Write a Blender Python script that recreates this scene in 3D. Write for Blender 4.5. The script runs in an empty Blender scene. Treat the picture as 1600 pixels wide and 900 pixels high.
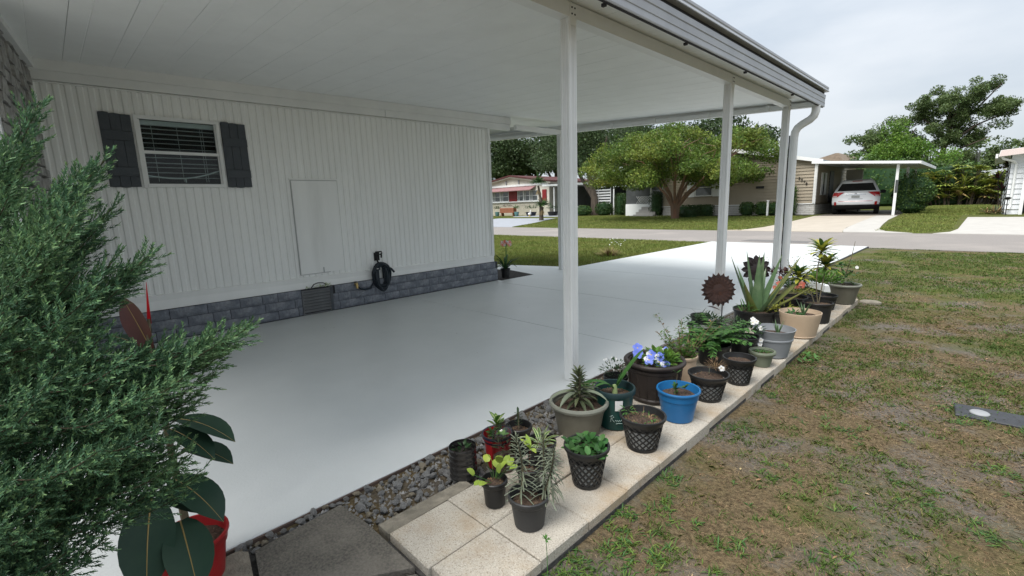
import bpy, math, random
import numpy as np
from mathutils import Vector, Matrix
random.seed(7); rng = np.random.default_rng(7)
sc = bpy.context.scene
C = sc.collection
# ---------------------------------------------------------------- camera
cd = bpy.data.cameras.new('camera'); cam = bpy.data.objects.new('camera', cd); C.objects.link(cam)
cd.sensor_width = 36; cd.lens = 16.277; cd.clip_start = 0.02; cd.clip_end = 2000
R_ = Vector((0.70226854, 0.71118248, -0.032224)); U_ = Vector((-0.10315435, 0.14643904, 0.98382661)); F_ = Vector((-0.70439909, 0.68758642, -0.17620109))
cam.matrix_world = Matrix(((R_.x, U_.x, -F_.x, 5.5209), (R_.y, U_.y, -F_.y, 0), (R_.z, U_.z, -F_.z, 1.2), (0, 0, 0, 1)))
sc.camera = cam
# ---------------------------------------------------------------- sky and sun (overcast)
SUN_EL, SUN_AZ = math.radians(60), math.radians(185)      # azimuth measured clockwise from +Y
w = bpy.data.worlds.new('World'); sc.world = w; w.use_nodes = True
nt = w.node_tree; nt.nodes.clear()
def wn(t, **k):
    n = nt.nodes.new(t)
    for a, b in k.items(): setattr(n, a, b)
    return n
sky = wn('ShaderNodeTexSky', sky_type='NISHITA', sun_disc=False, sun_elevation=SUN_EL, sun_rotation=SUN_AZ)
bg1 = wn('ShaderNodeBackground'); bg1.inputs['Strength'].default_value = 0.11
nt.links.new(sky.outputs[0], bg1.inputs['Color'])
tc = wn('ShaderNodeTexCoord'); mp = wn('ShaderNodeMapping'); mp.inputs['Scale'].default_value = (1.0, 1.0, 3.2)
nz = wn('ShaderNodeTexNoise'); nz.inputs['Scale'].default_value = 1.9; nz.inputs['Detail'].default_value = 7; nz.inputs['Roughness'].default_value = .52
nt.links.new(tc.outputs['Generated'], mp.inputs['Vector']); nt.links.new(mp.outputs[0], nz.inputs['Vector'])
cr = wn('ShaderNodeValToRGB'); cr.color_ramp.elements[0].position = .33; cr.color_ramp.elements[1].position = .66
cr.color_ramp.elements[0].color = (.50, .565, .635, 1); cr.color_ramp.elements[1].color = (.76, .79, .82, 1)
nt.links.new(nz.outputs['Fac'], cr.inputs[0])
sx = wn('ShaderNodeSeparateXYZ'); nt.links.new(tc.outputs['Generated'], sx.inputs[0])   # overcast: luminance rises from horizon to zenith
grd = wn('ShaderNodeMapRange'); grd.inputs[1].default_value = .12; grd.inputs[2].default_value = 1.0; grd.inputs[3].default_value = 0.62; grd.inputs[4].default_value = 1.22
nt.links.new(sx.outputs['Z'], grd.inputs[0])
bg2 = wn('ShaderNodeBackground'); nt.links.new(grd.outputs[0], bg2.inputs['Strength']); nt.links.new(cr.outputs[0], bg2.inputs['Color'])
mx = wn('ShaderNodeMixShader'); mx.inputs[0].default_value = .88
out = wn('ShaderNodeOutputWorld')
nt.links.new(bg1.outputs[0], mx.inputs[1]); nt.links.new(bg2.outputs[0], mx.inputs[2]); nt.links.new(mx.outputs[0], out.inputs[0])
sl = bpy.data.lights.new('sun', 'SUN'); sun = bpy.data.objects.new('sun', sl); C.objects.link(sun)
sl.energy = 3.0; sl.angle = math.radians(38); sl.color = (1, .965, .92)
sd = Vector((math.sin(SUN_AZ) * math.cos(SUN_EL), math.cos(SUN_AZ) * math.cos(SUN_EL), math.sin(SUN_EL)))
sun.rotation_euler = sd.to_track_quat('Z', 'Y').to_euler()
vs = sc.view_settings; vs.view_transform = 'Standard'; vs.look = 'None'; vs.exposure = 0.80; vs.gamma = 1; vs.use_curve_mapping = False
sc.cycles.max_bounces = 10; sc.cycles.diffuse_bounces = 8; sc.cycles.transparent_max_bounces = 12

# ---------------------------------------------------------------- materials
def mat(name, c1, c2=None, scale=6, rough=.6, bump=0, bscale=60, island=0, transl=0, metal=0, spec=.4, stretch=None, c3=None, s3=1.5, lo=.35, hi=.65, lo3=.5, hi3=.7, det=6, coat=0):
    m = bpy.data.materials.new(name); m.use_nodes = True
    n = m.node_tree.nodes; L = m.node_tree.links; b = n['Principled BSDF']
    b.inputs['Roughness'].default_value = rough; b.inputs['Metallic'].default_value = metal
    b.inputs['Specular IOR Level'].default_value = spec
    if coat: b.inputs['Coat Weight'].default_value = coat; b.inputs['Coat Roughness'].default_value = .1
    t = n.new('ShaderNodeTexCoord'); vec = t.outputs['Object']
    if stretch:
        q = n.new('ShaderNodeMapping'); q.inputs['Scale'].default_value = stretch; L.new(vec, q.inputs['Vector']); vec = q.outputs[0]
    def noise(s, d=det):
        k = n.new('ShaderNodeTexNoise'); k.inputs['Scale'].default_value = s; k.inputs['Detail'].default_value = d; k.inputs['Roughness'].default_value = .6
        L.new(vec, k.inputs['Vector']); return k.outputs['Fac']
    def mixc(f, a, c):
        k = n.new('ShaderNodeMix'); k.data_type = 'RGBA'
        L.new(f, k.inputs[0])
        for i, v in ((6, a), (7, c)):
            if isinstance(v, tuple): k.inputs[i].default_value = (*v, 1)
            else: L.new(v, k.inputs[i])
        return k.outputs[2]
    def rng_(f, a, c):
        k = n.new('ShaderNodeMapRange'); k.inputs[1].default_value = a; k.inputs[2].default_value = c; L.new(f, k.inputs[0]); return k.outputs[0]
    col = tuple(c1)
    if c2: col = mixc(rng_(noise(scale), lo, hi), tuple(c1), tuple(c2))
    if c3: col = mixc(rng_(noise(s3), lo3, hi3), col, tuple(c3))
    if island:
        g = n.new('ShaderNodeNewGeometry'); hs = n.new('ShaderNodeHueSaturation')
        v = n.new('ShaderNodeMapRange'); v.inputs[3].default_value = 1 - island; v.inputs[4].default_value = 1 + island
        L.new(g.outputs['Random Per Island'], v.inputs[0]); L.new(v.outputs[0], hs.inputs['Value'])
        h = n.new('ShaderNodeMath'); h.operation = 'MULTIPLY_ADD'; h.inputs[1].default_value = island * .09; h.inputs[2].default_value = .5 - island * .045
        sn = n.new('ShaderNodeMath'); sn.operation = 'FRACT'; mu = n.new('ShaderNodeMath'); mu.operation = 'MULTIPLY'; mu.inputs[1].default_value = 37.7
        L.new(g.outputs['Random Per Island'], mu.inputs[0]); L.new(mu.outputs[0], sn.inputs[0]); L.new(sn.outputs[0], h.inputs[0]); L.new(h.outputs[0], hs.inputs['Hue'])
        if isinstance(col, tuple): hs.inputs['Color'].default_value = (*col, 1)
        else: L.new(col, hs.inputs['Color'])
        col = hs.outputs[0]
    if isinstance(col, tuple): b.inputs['Base Color'].default_value = (*col, 1)
    else: L.new(col, b.inputs['Base Color'])
    if bump:
        bp = n.new('ShaderNodeBump'); bp.inputs['Strength'].default_value = bump; bp.inputs['Distance'].default_value = .01
        L.new(noise(bscale, 4), bp.inputs['Height']); L.new(bp.outputs[0], b.inputs['Normal'])
    if transl:
        tr = n.new('ShaderNodeBsdfTranslucent'); ms = n.new('ShaderNodeMixShader'); ms.inputs[0].default_value = transl
        if isinstance(col, tuple): tr.inputs[0].default_value = (*col, 1)
        else: L.new(col, tr.inputs[0])
        o = n['Material Output']; L.new(b.outputs[0], ms.inputs[1]); L.new(tr.outputs[0], ms.inputs[2]); L.new(ms.outputs[0], o.inputs[0])
    return m
def glassmat(name, tint=(.9, .95, .95), ior_fac=.12, rough=.03):
    m = bpy.data.materials.new(name); m.use_nodes = True
    n = m.node_tree.nodes; L = m.node_tree.links; n.clear()
    t = n.new('ShaderNodeBsdfTransparent'); t.inputs[0].default_value = (*tint, 1)
    g = n.new('ShaderNodeBsdfGlossy'); g.inputs['Roughness'].default_value = rough
    lw = n.new('ShaderNodeLayerWeight'); lw.inputs[0].default_value = .25
    ad = n.new('ShaderNodeMath'); ad.operation = 'MULTIPLY_ADD'; ad.inputs[1].default_value = .10; ad.inputs[2].default_value = ior_fac * .1
    L.new(lw.outputs['Fresnel'], ad.inputs[0])
    m_ = n.new('ShaderNodeMixShader'); o = n.new('ShaderNodeOutputMaterial')
    L.new(ad.outputs[0], m_.inputs[0]); L.new(t.outputs[0], m_.inputs[1]); L.new(g.outputs[0], m_.inputs[2]); L.new(m_.outputs[0], o.inputs[0])
    return m
M = {}
def pavermat():
    m = mat('pale_paver', (.49, .45, .38), (.41, .37, .31), 7, .9, .6, 220); n = m.node_tree.nodes; L = m.node_tree.links; b = n['Principled BSDF']; t = n.new('ShaderNodeTexCoord')
    oi = n.new('ShaderNodeObjectInfo'); src = b.inputs['Base Color'].links[0].from_socket
    add = n.new('ShaderNodeVectorMath'); add.operation = 'ADD'; L.new(t.outputs['Object'], add.inputs[0]); L.new(oi.outputs['Random'], add.inputs[1])
    def layer(src, sc_, lo, hi, col, det=5, amt=1):
        k = n.new('ShaderNodeTexNoise'); k.inputs['Scale'].default_value = sc_; k.inputs['Detail'].default_value = det; k.inputs['Roughness'].default_value = .65; L.new(t.outputs['Object'], k.inputs['Vector'])
        r = n.new('ShaderNodeMapRange'); r.inputs[1].default_value = lo; r.inputs[2].default_value = hi; r.inputs[4].default_value = amt; L.new(k.outputs['Fac'], r.inputs[0])
        x = n.new('ShaderNodeMix'); x.data_type = 'RGBA'; L.new(r.outputs[0], x.inputs[0]); L.new(src, x.inputs[6]); x.inputs[7].default_value = (*col, 1); return x.outputs[2]
    s = layer(src, 190, .54, .64, (.20, .175, .14), 2, .75)
    s = layer(s, 240, .58, .66, (.68, .65, .58), 2, .7)
    s = layer(s, 3.1, .48, .74, (.33, .23, .125), 6, .8)
    s = layer(s, 1.7, .55, .78, (.27, .25, .205), 7, .7)
    L.new(s, b.inputs['Base Color']); return m
M['floor'] = mat('painted_concrete', (.60, .62, .617), (.565, .587, .585), 2.2, .36, .15, 70, c3=(.53, .545, .54), s3=.9, lo3=.55, hi3=.85, spec=.35)
M['white'] = mat('white_aluminium', (.76, .77, .76), (.70, .715, .71), 3, .42, .03, 40)
M['siding'] = mat('white_siding', (.83, .84, .825), (.78, .79, .775), 5, .5, .05, 70, stretch=(1, 1, .15), c3=(.60, .61, .59), s3=2.2, lo3=.6, hi3=.95)
M['ceiling'] = mat('ceiling_paint', (.84, .855, .845), (.80, .815, .805), 4, .42, .04, 30)
M['gutter'] = mat('gutter_aluminium', (.42, .435, .465), (.37, .385, .415), 5, .38, .03, 30)
M['gap'] = mat('dark_gap', (.03, .03, .033), rough=.8)
M['brick'] = mat('slate_blue_block', (.19, .208, .24), (.12, .132, .158), 14, .75, .9, 55, c3=(.25, .265, .29), s3=9)
M['vent'] = mat('grey_vent', (.14, .145, .15), (.11, .115, .12), 9, .6)
M['shutter'] = mat('charcoal_shutter', (.050, .060, .071), (.062, .072, .083), 18, .55, .15, 80)
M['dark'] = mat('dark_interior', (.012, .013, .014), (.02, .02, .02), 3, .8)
M['glass'] = glassmat('window_glass')
M['blind'] = mat('blind_white', (.50, .52, .52), (.42, .44, .44), 5, .5)
M['stone'] = mat('rough_stone', (.40, .395, .38), (.20, .195, .19), 9, .85, 1.0, 30, c3=(.46, .455, .44), s3=7)
M['shedwhite'] = mat('white_board', (.74, .76, .78), (.68, .7, .72), 4, .5)
M['black'] = mat('black_plastic', (.013, .0135, .014), (.022, .022, .022), 12, .42, .08, 90)
M['blackrib'] = mat('charcoal_plastic', (.025, .026, .027), (.035, .035, .036), 10, .5, .1, 60)
M['liner'] = mat('grey_liner', (.46, .46, .44), (.30, .30, .285), 12, .7)
M['olive'] = mat('olive_plastic', (.135, .128, .10), (.11, .105, .08), 7, .5, .1, 60)
M['oliverim'] = mat('olive_rim', (.20, .205, .17), (.16, .165, .135), 7, .5, .1, 60)
M['green'] = mat('dark_green_plastic', (.006, .055, .048), (.008, .042, .038), 8, .35, .05, 60)
M['brown'] = mat('dark_brown_resin', (.020, .0145, .0125), (.034, .026, .022), 9, .5, .3, 40)
M['blue'] = mat('blue_plastic', (.012, .135, .33), (.014, .11, .28), 6, .38, .05, 60)
M['tan'] = mat('tan_plastic', (.47, .36, .255), (.42, .32, .225), 6, .55, .1, 60)
M['gray'] = mat('grey_plastic', (.235, .25, .265), (.205, .22, .235), 6, .5, .1, 60)
M['sage'] = mat('sage_plastic', (.15, .17, .12), (.12, .14, .10), 6, .5, .1, 60)
M['red'] = mat('red_plastic', (.31, .012, .014), (.24, .010, .012), 6, .45, .05, 60)
M['navy'] = mat('dark_navy_plastic', (.012, .014, .028), rough=.4)
M['label'] = mat('white_label', (.75, .75, .74), (.68, .68, .67), 30, .6)
M['script'] = mat('pale_print', (.42, .55, .52), rough=.6)
M['soil'] = mat('potting_soil', (.035, .023, .016), (.095, .06, .042), 60, .95, 1.0, 120, c3=(.16, .11, .075), s3=90, lo3=.58, hi3=.66)
M['mulch'] = mat('black_mulch', (.012, .010, .009), (.03, .024, .02), 40, .95, 1.0, 60)
M['rust'] = mat('rusty_metal', (.060, .026, .018), (.032, .017, .014), 18, .7, .3, 60, c3=(.13, .048, .022), s3=14, lo3=.55, hi3=.75)
M['rustdark'] = mat('dark_rusted_metal', (.028, .016, .016), (.016, .011, .012), 18, .6, .3, 60)
M['hose'] = mat('navy_hose', (.006, .011, .020), (.010, .02, .028), 22, .5)
M['iron'] = mat('black_iron', (.008, .008, .009), rough=.5)
M['brass'] = mat('brass', (.55, .40, .16), (.35, .25, .10), 40, .35, metal=.9)
M['paver'] = pavermat()
M['agg'] = mat('exposed_aggregate', (.165, .15, .125), (.085, .078, .066), 110, .9, .9, 130, c3=(.25, .225, .19), s3=3, lo3=.5, hi3=.8, det=3)
M['curb'] = mat('worn_curb', (.29, .26, .205), (.19, .17, .135), 25, .9, .9, 90, c3=(.12, .11, .085), s3=5)
for i, (a, b_) in enumerate([((.20, .20, .195), (.40, .395, .385)), ((.21, .205, .195), (.33, .32, .30)), ((.34, .275, .20), (.22, .16, .11)), ((.42, .37, .28), (.30, .25, .18))]):
    M['rock%d' % i] = mat(('grey_rock', 'pale_rock', 'rust_rock', 'tan_rock')[i], a, b_, 9, .9, 1.0, 22)
M['gravelbed'] = mat('gravel_bed', (.075, .072, .068), (.035, .033, .031), 50, .95, 1.0, 70)
M['asphalt'] = mat('worn_asphalt', (.235, .215, .20), (.20, .185, .172), 30, .9, .6, 120, c3=(.27, .245, .225), s3=.5)
M['patch'] = mat('asphalt_patch', (.15, .145, .14), (.12, .115, .112), 20, .9, .5, 120)
M['conc'] = mat('concrete', (.42, .405, .375), (.37, .355, .33), 3, .85, .3, 70)
M['beige'] = mat('beige_concrete', (.41, .365, .305), (.36, .32, .265), 1.5, .85, .3, 70)
M['bluedrive'] = mat('blue_grey_drive', (.29, .31, .345), (.26, .275, .30), 2, .8)
M['carpdark'] = mat('dark_carport_floor', (.10, .085, .07), (.08, .07, .06), 2, .8)
def leafm(name, c1, c2, island=.35, transl=.28, rough=.45, scale=4, **k): return mat(name, c1, c2, scale, rough, 0, island=island, transl=transl, spec=.3, **k)
M['jun'] = leafm('juniper_needles', (.085, .175, .085), (.056, .125, .068), .5, .25, .55, 9, c3=(.115, .20, .085), s3=4, lo3=.5, hi3=.75)
M['juntip'] = leafm('juniper_new_growth', (.18, .30, .125), (.13, .225, .105), .4, .25, .55, 9)
M['junbark'] = mat('juniper_bark', (.075, .055, .035), (.05, .035, .022), 30, .9)
M['rubber'] = mat('rubber_leaf', (.016, .040, .026), (.022, .050, .030), 12, .45, spec=.22)
M['rubbermid'] = mat('leaf_midrib', (.30, .21, .07), rough=.5)
M['redleaf'] = mat('dark_red_leaf', (.095, .024, .020), (.065, .022, .020), 10, .35)
M['redspike'] = mat('red_sheath', (.50, .012, .018), rough=.4)
M['lf_dark'] = leafm('dark_green_leaf', (.028, .062, .024), (.038, .080, .028))
M['lf_mid'] = leafm('mid_green_leaf', (.060, .135, .030), (.045, .105, .028))
M['lf_bright'] = leafm('bright_green_leaf', (.12, .235, .038), (.09, .19, .035))
M['lf_lime'] = leafm('lime_leaf', (.29, .37, .06), (.20, .30, .05))
M['lf_jade'] = leafm('jade_leaf', (.060, .155, .045), (.045, .12, .035), rough=.3)
M['lf_grey'] = leafm('grey_green_leaf', (.19, .215, .15), (.14, .165, .12))
M['lf_olive'] = leafm('olive_leaf', (.115, .135, .068), (.085, .105, .055))
M['lf_fern'] = leafm('fern_leaf', (.085, .20, .045), (.060, .15, .04))
M['lf_yellow'] = leafm('yellow_leaf', (.42, .40, .065), (.28, .33, .055))
M['lf_var'] = leafm('pale_variegation', (.40, .46, .22), (.30, .38, .15))
M['lf_dry'] = leafm('dry_stem', (.24, .16, .085), (.18, .115, .06))
M['lf_maroon'] = leafm('maroon_leaf', (.07, .02, .018), (.05, .018, .016))
M['aloe'] = mat('aloe_skin', (.11, .185, .085), (.085, .15, .07), 18, .4, c3=(.20, .26, .15), s3=6)
M['aloeolive'] = mat('aloe_olive_skin', (.145, .18, .045), (.17, .17, .055), 12, .4, c3=(.25, .12, .06), s3=7, lo3=.6, hi3=.85)
M['stem'] = mat('plant_stem', (.13, .11, .065), (.09, .075, .045), 20, .7)
M['f_blue'] = leafm('blue_petal', (.14, .22, .66), (.22, .33, .78), .2, .2)
M['f_white'] = leafm('white_petal', (.78, .78, .76), (.70, .70, .68), .1, .2)
M['f_pink'] = leafm('pink_petal', (.62, .18, .16), (.72, .34, .27), .25, .2)
M['f_red'] = leafm('coral_petal', (.66, .09, .09), (.72, .2, .16), .2, .2)
M['f_yel'] = mat('yellow_centre', (.6, .42, .05), rough=.6)
M['bark'] = mat('grey_bark', (.115, .09, .068), (.07, .055, .043), 7, .9, .8, 25, stretch=(1, 1, .3))
M['crape'] = mat('cinnamon_bark', (.22, .135, .085), (.145, .095, .068), 5, .7, .4, 20, stretch=(1, 1, .3), c3=(.26, .10, .055), s3=3, lo3=.55, hi3=.75)
M['t_crape'] = leafm('myrtle_foliage', (.125, .19, .030), (.075, .13, .025), .5, .35, .5, .9, c3=(.22, .245, .045), s3=.5, lo3=.48, hi3=.7)
M['t_dark'] = leafm('oak_foliage', (.040, .070, .026), (.058, .092, .030), .4, .25, .5, .6)
M['t_bright'] = leafm('bright_foliage', (.125, .225, .028), (.085, .17, .025), .35, .3, .5, .5)
M['t_mid'] = leafm('tree_foliage', (.115, .165, .055), (.082, .125, .045), .4, .3, .5, .5)
M['moss'] = leafm('moss_strands', (.105, .115, .095), (.08, .088, .072), .2, .1)
M['hedge'] = leafm('hedge_foliage', (.036, .070, .020), (.048, .090, .022), .4, .2, .5, 2.5)
M['hedge2'] = leafm('boxwood_foliage', (.070, .125, .026), (.050, .095, .022), .4, .2, .5, 2.5)
M['palm'] = leafm('palm_frond', (.26, .30, .06), (.17, .23, .05), .45, .25, .5, .8, c3=(.32, .25, .055), s3=1.1, lo3=.52, hi3=.7)
M['palmgreen'] = leafm('yucca_leaf', (.065, .14, .040), (.05, .11, .035), .35, .2)
M['palmdry'] = leafm('dry_frond', (.36, .27, .12), (.27, .19, .09), .35, .2)
M['siding_tan'] = mat('tan_clapboard', (.33, .285, .215), (.305, .26, .195), 2, .6, .05, 40)
M['brick_w'] = mat('white_brick', (.60, .59, .56), (.50, .49, .46), 3, .8, .3, 30)
M['roof_g'] = mat('grey_roof', (.33, .34, .35), (.27, .28, .29), 2, .6)
M['roof_t'] = mat('tan_shingle', (.30, .235, .18), (.22, .17, .13), 5, .9)
M['roof_r'] = mat('maroon_roof', (.085, .020, .020), (.06, .018, .018), 3, .7)
M['cream'] = mat('cream_wall', (.62, .59, .51), (.56, .53, .46), 2, .7)
M['blockwall'] = mat('cream_block', (.50, .47, .38), (.44, .41, .33), 4, .8)
M['maroon'] = mat('red_paint', (.22, .016, .018), (.18, .014, .016), 3, .5)
M['awning'] = mat('mauve_awning', (.27, .15, .15), (.23, .125, .13), 3, .6)
M['winglass'] = mat('reflecting_glass', (.05, .06, .065), (.10, .11, .115), 1.2, .12, spec=.8)
M['curtain'] = mat('curtain', (.42, .43, .42), (.28, .29, .29), 3, .8, stretch=(6, 6, .3))
M['screen'] = mat('dark_screen', (.045, .05, .05), (.07, .075, .075), 3, .5)
M['carpaint'] = mat('white_car_paint', (.66, .67, .68), rough=.25, coat=.6)
M['carblack'] = mat('black_trim', (.015, .015, .016), rough=.5)
M['carglass'] = mat('car_glass', (.008, .009, .010), rough=.06, spec=.8)
M['tail'] = mat('tail_lamp', (.42, .012, .015), (.30, .01, .012), 9, .15, spec=.7, coat=.5)
M['tailclear'] = mat('clear_lamp', (.6, .5, .5), rough=.15)
M['chrome'] = mat('bright_trim', (.55, .56, .57), rough=.2, metal=.9)
M['tyre'] = mat('tyre_rubber', (.012, .012, .012), rough=.8)
M['plate'] = mat('licence_plate', (.33, .34, .33), (.2, .21, .2), 40, .5)
M['terracotta'] = mat('terracotta', (.26, .10, .055), (.20, .08, .045), 6, .8)
M['teal'] = mat('teal_pot', (.14, .28, .29), (.11, .23, .24), 5, .4)
M['wood'] = mat('weathered_wood', (.19, .10, .055), (.14, .075, .045), 5, .8)
M['purple'] = mat('purple_cloth', (.035, .018, .13), (.03, .015, .10), 4, .8)
M['meter'] = mat('meter_box_plastic', (.040, .043, .050), (.030, .032, .037), 16, .6, .2, 60)
M['deadleaf'] = mat('dead_leaf', (.24, .14, .07), (.17, .095, .05), 22, .7)
M['bottlegrey'] = mat('smoky_bottle', (.016, .015, .015), (.03, .029, .028), 9, .16, spec=.6)
M['bottleclear'] = glassmat('clear_bottle', (.80, .80, .80), .5, .08)

# ground: sandy dirt, dead thatch and living grass
def groundmat():
    m = bpy.data.materials.new('patchy_lawn'); m.use_nodes = True
    n = m.node_tree.nodes; L = m.node_tree.links; b = n['Principled BSDF']; b.inputs['Roughness'].default_value = .95; b.inputs['Specular IOR Level'].default_value = .1
    t = n.new('ShaderNodeTexCoord')
    def noise(s, d=8, r=.62, st=None):
        k = n.new('ShaderNodeTexNoise'); k.inputs['Scale'].default_value = s; k.inputs['Detail'].default_value = d; k.inputs['Roughness'].default_value = r
        if st:
            q = n.new('ShaderNodeMapping'); q.inputs['Scale'].default_value = st; L.new(t.outputs['Object'], q.inputs[0]); L.new(q.outputs[0], k.inputs[0])
        else: L.new(t.outputs['Object'], k.inputs[0])
        return k.outputs['Fac']
    def mr(f, a, c):
        k = n.new('ShaderNodeMapRange'); k.inputs[1].default_value = a; k.inputs[2].default_value = c; L.new(f, k.inputs[0]); return k.outputs[0]
    def mixc(f, a, c):
        k = n.new('ShaderNodeMix'); k.data_type = 'RGBA'; L.new(f, k.inputs[0])
        for i, v in ((6, a), (7, c)):
            if isinstance(v, tuple): k.inputs[i].default_value = (*v, 1)
            else: L.new(v, k.inputs[i])
        return k.outputs[2]
    dirt = mixc(mr(noise(70, 5), .3, .7), (.075, .066, .056), (.185, .165, .140))
    straw = mixc(mr(noise(60, 6, .7), .35, .65), (.058, .044, .025), (.19, .146, .083))
    a = mixc(mr(noise(2.3), .40, .54), dirt, straw)
    gr = mixc(mr(noise(25, 6), .3, .7), (.052, .066, .018), (.105, .112, .030))
    at = n.new('ShaderNodeSeparateXYZ'); L.new(t.outputs['Object'], at.inputs[0])
    yy = mr(at.outputs['Y'], 3.0, 9.5)
    g = noise(1.25, 7)
    ad = n.new('ShaderNodeMath'); ad.operation = 'MULTIPLY_ADD'; ad.inputs[1].default_value = .17; L.new(yy, ad.inputs[0]); L.new(g, ad.inputs[2])
    x2 = mr(at.outputs['X'], 3.0, 0.0)
    ad2 = n.new('ShaderNodeMath'); ad2.operation = 'MULTIPLY_ADD'; ad2.inputs[1].default_value = .18; L.new(x2, ad2.inputs[0]); L.new(ad.outputs[0], ad2.inputs[2])
    y3 = mr(at.outputs['Y'], 17, 19)
    ad3 = n.new('ShaderNodeMath'); ad3.operation = 'MULTIPLY_ADD'; ad3.inputs[1].default_value = .12; L.new(y3, ad3.inputs[0]); L.new(ad2.outputs[0], ad3.inputs[2])
    c = mixc(mr(ad3.outputs[0], .52, .74), a, gr)
    L.new(c, b.inputs['Base Color'])
    bp = n.new('ShaderNodeBump'); bp.inputs['Strength'].default_value = .9; bp.inputs['Distance'].default_value = .02
    L.new(noise(55, 6, .7), bp.inputs['Height']); L.new(bp.outputs[0], b.inputs['Normal'])
    return m
M['lawn'] = groundmat()
M['grass'] = leafm('living_grass', (.10, .155, .028), (.068, .115, .023), .4, .25, .6, 2)
M['grasslush'] = leafm('green_grass', (.14, .195, .038), (.21, .225, .06), .4, .25, .6, 1)
M['straw'] = mat('dry_straw', (.28, .20, .115), (.18, .12, .062), 3, .9, island=.5)
M['thatch'] = mat('brown_thatch', (.078, .056, .030), (.115, .082, .044), 3, .9, island=.4)
M['grassol'] = leafm('olive_grass', (.125, .128, .030), (.088, .098, .024), .4, .2, .6, 2)

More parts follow.
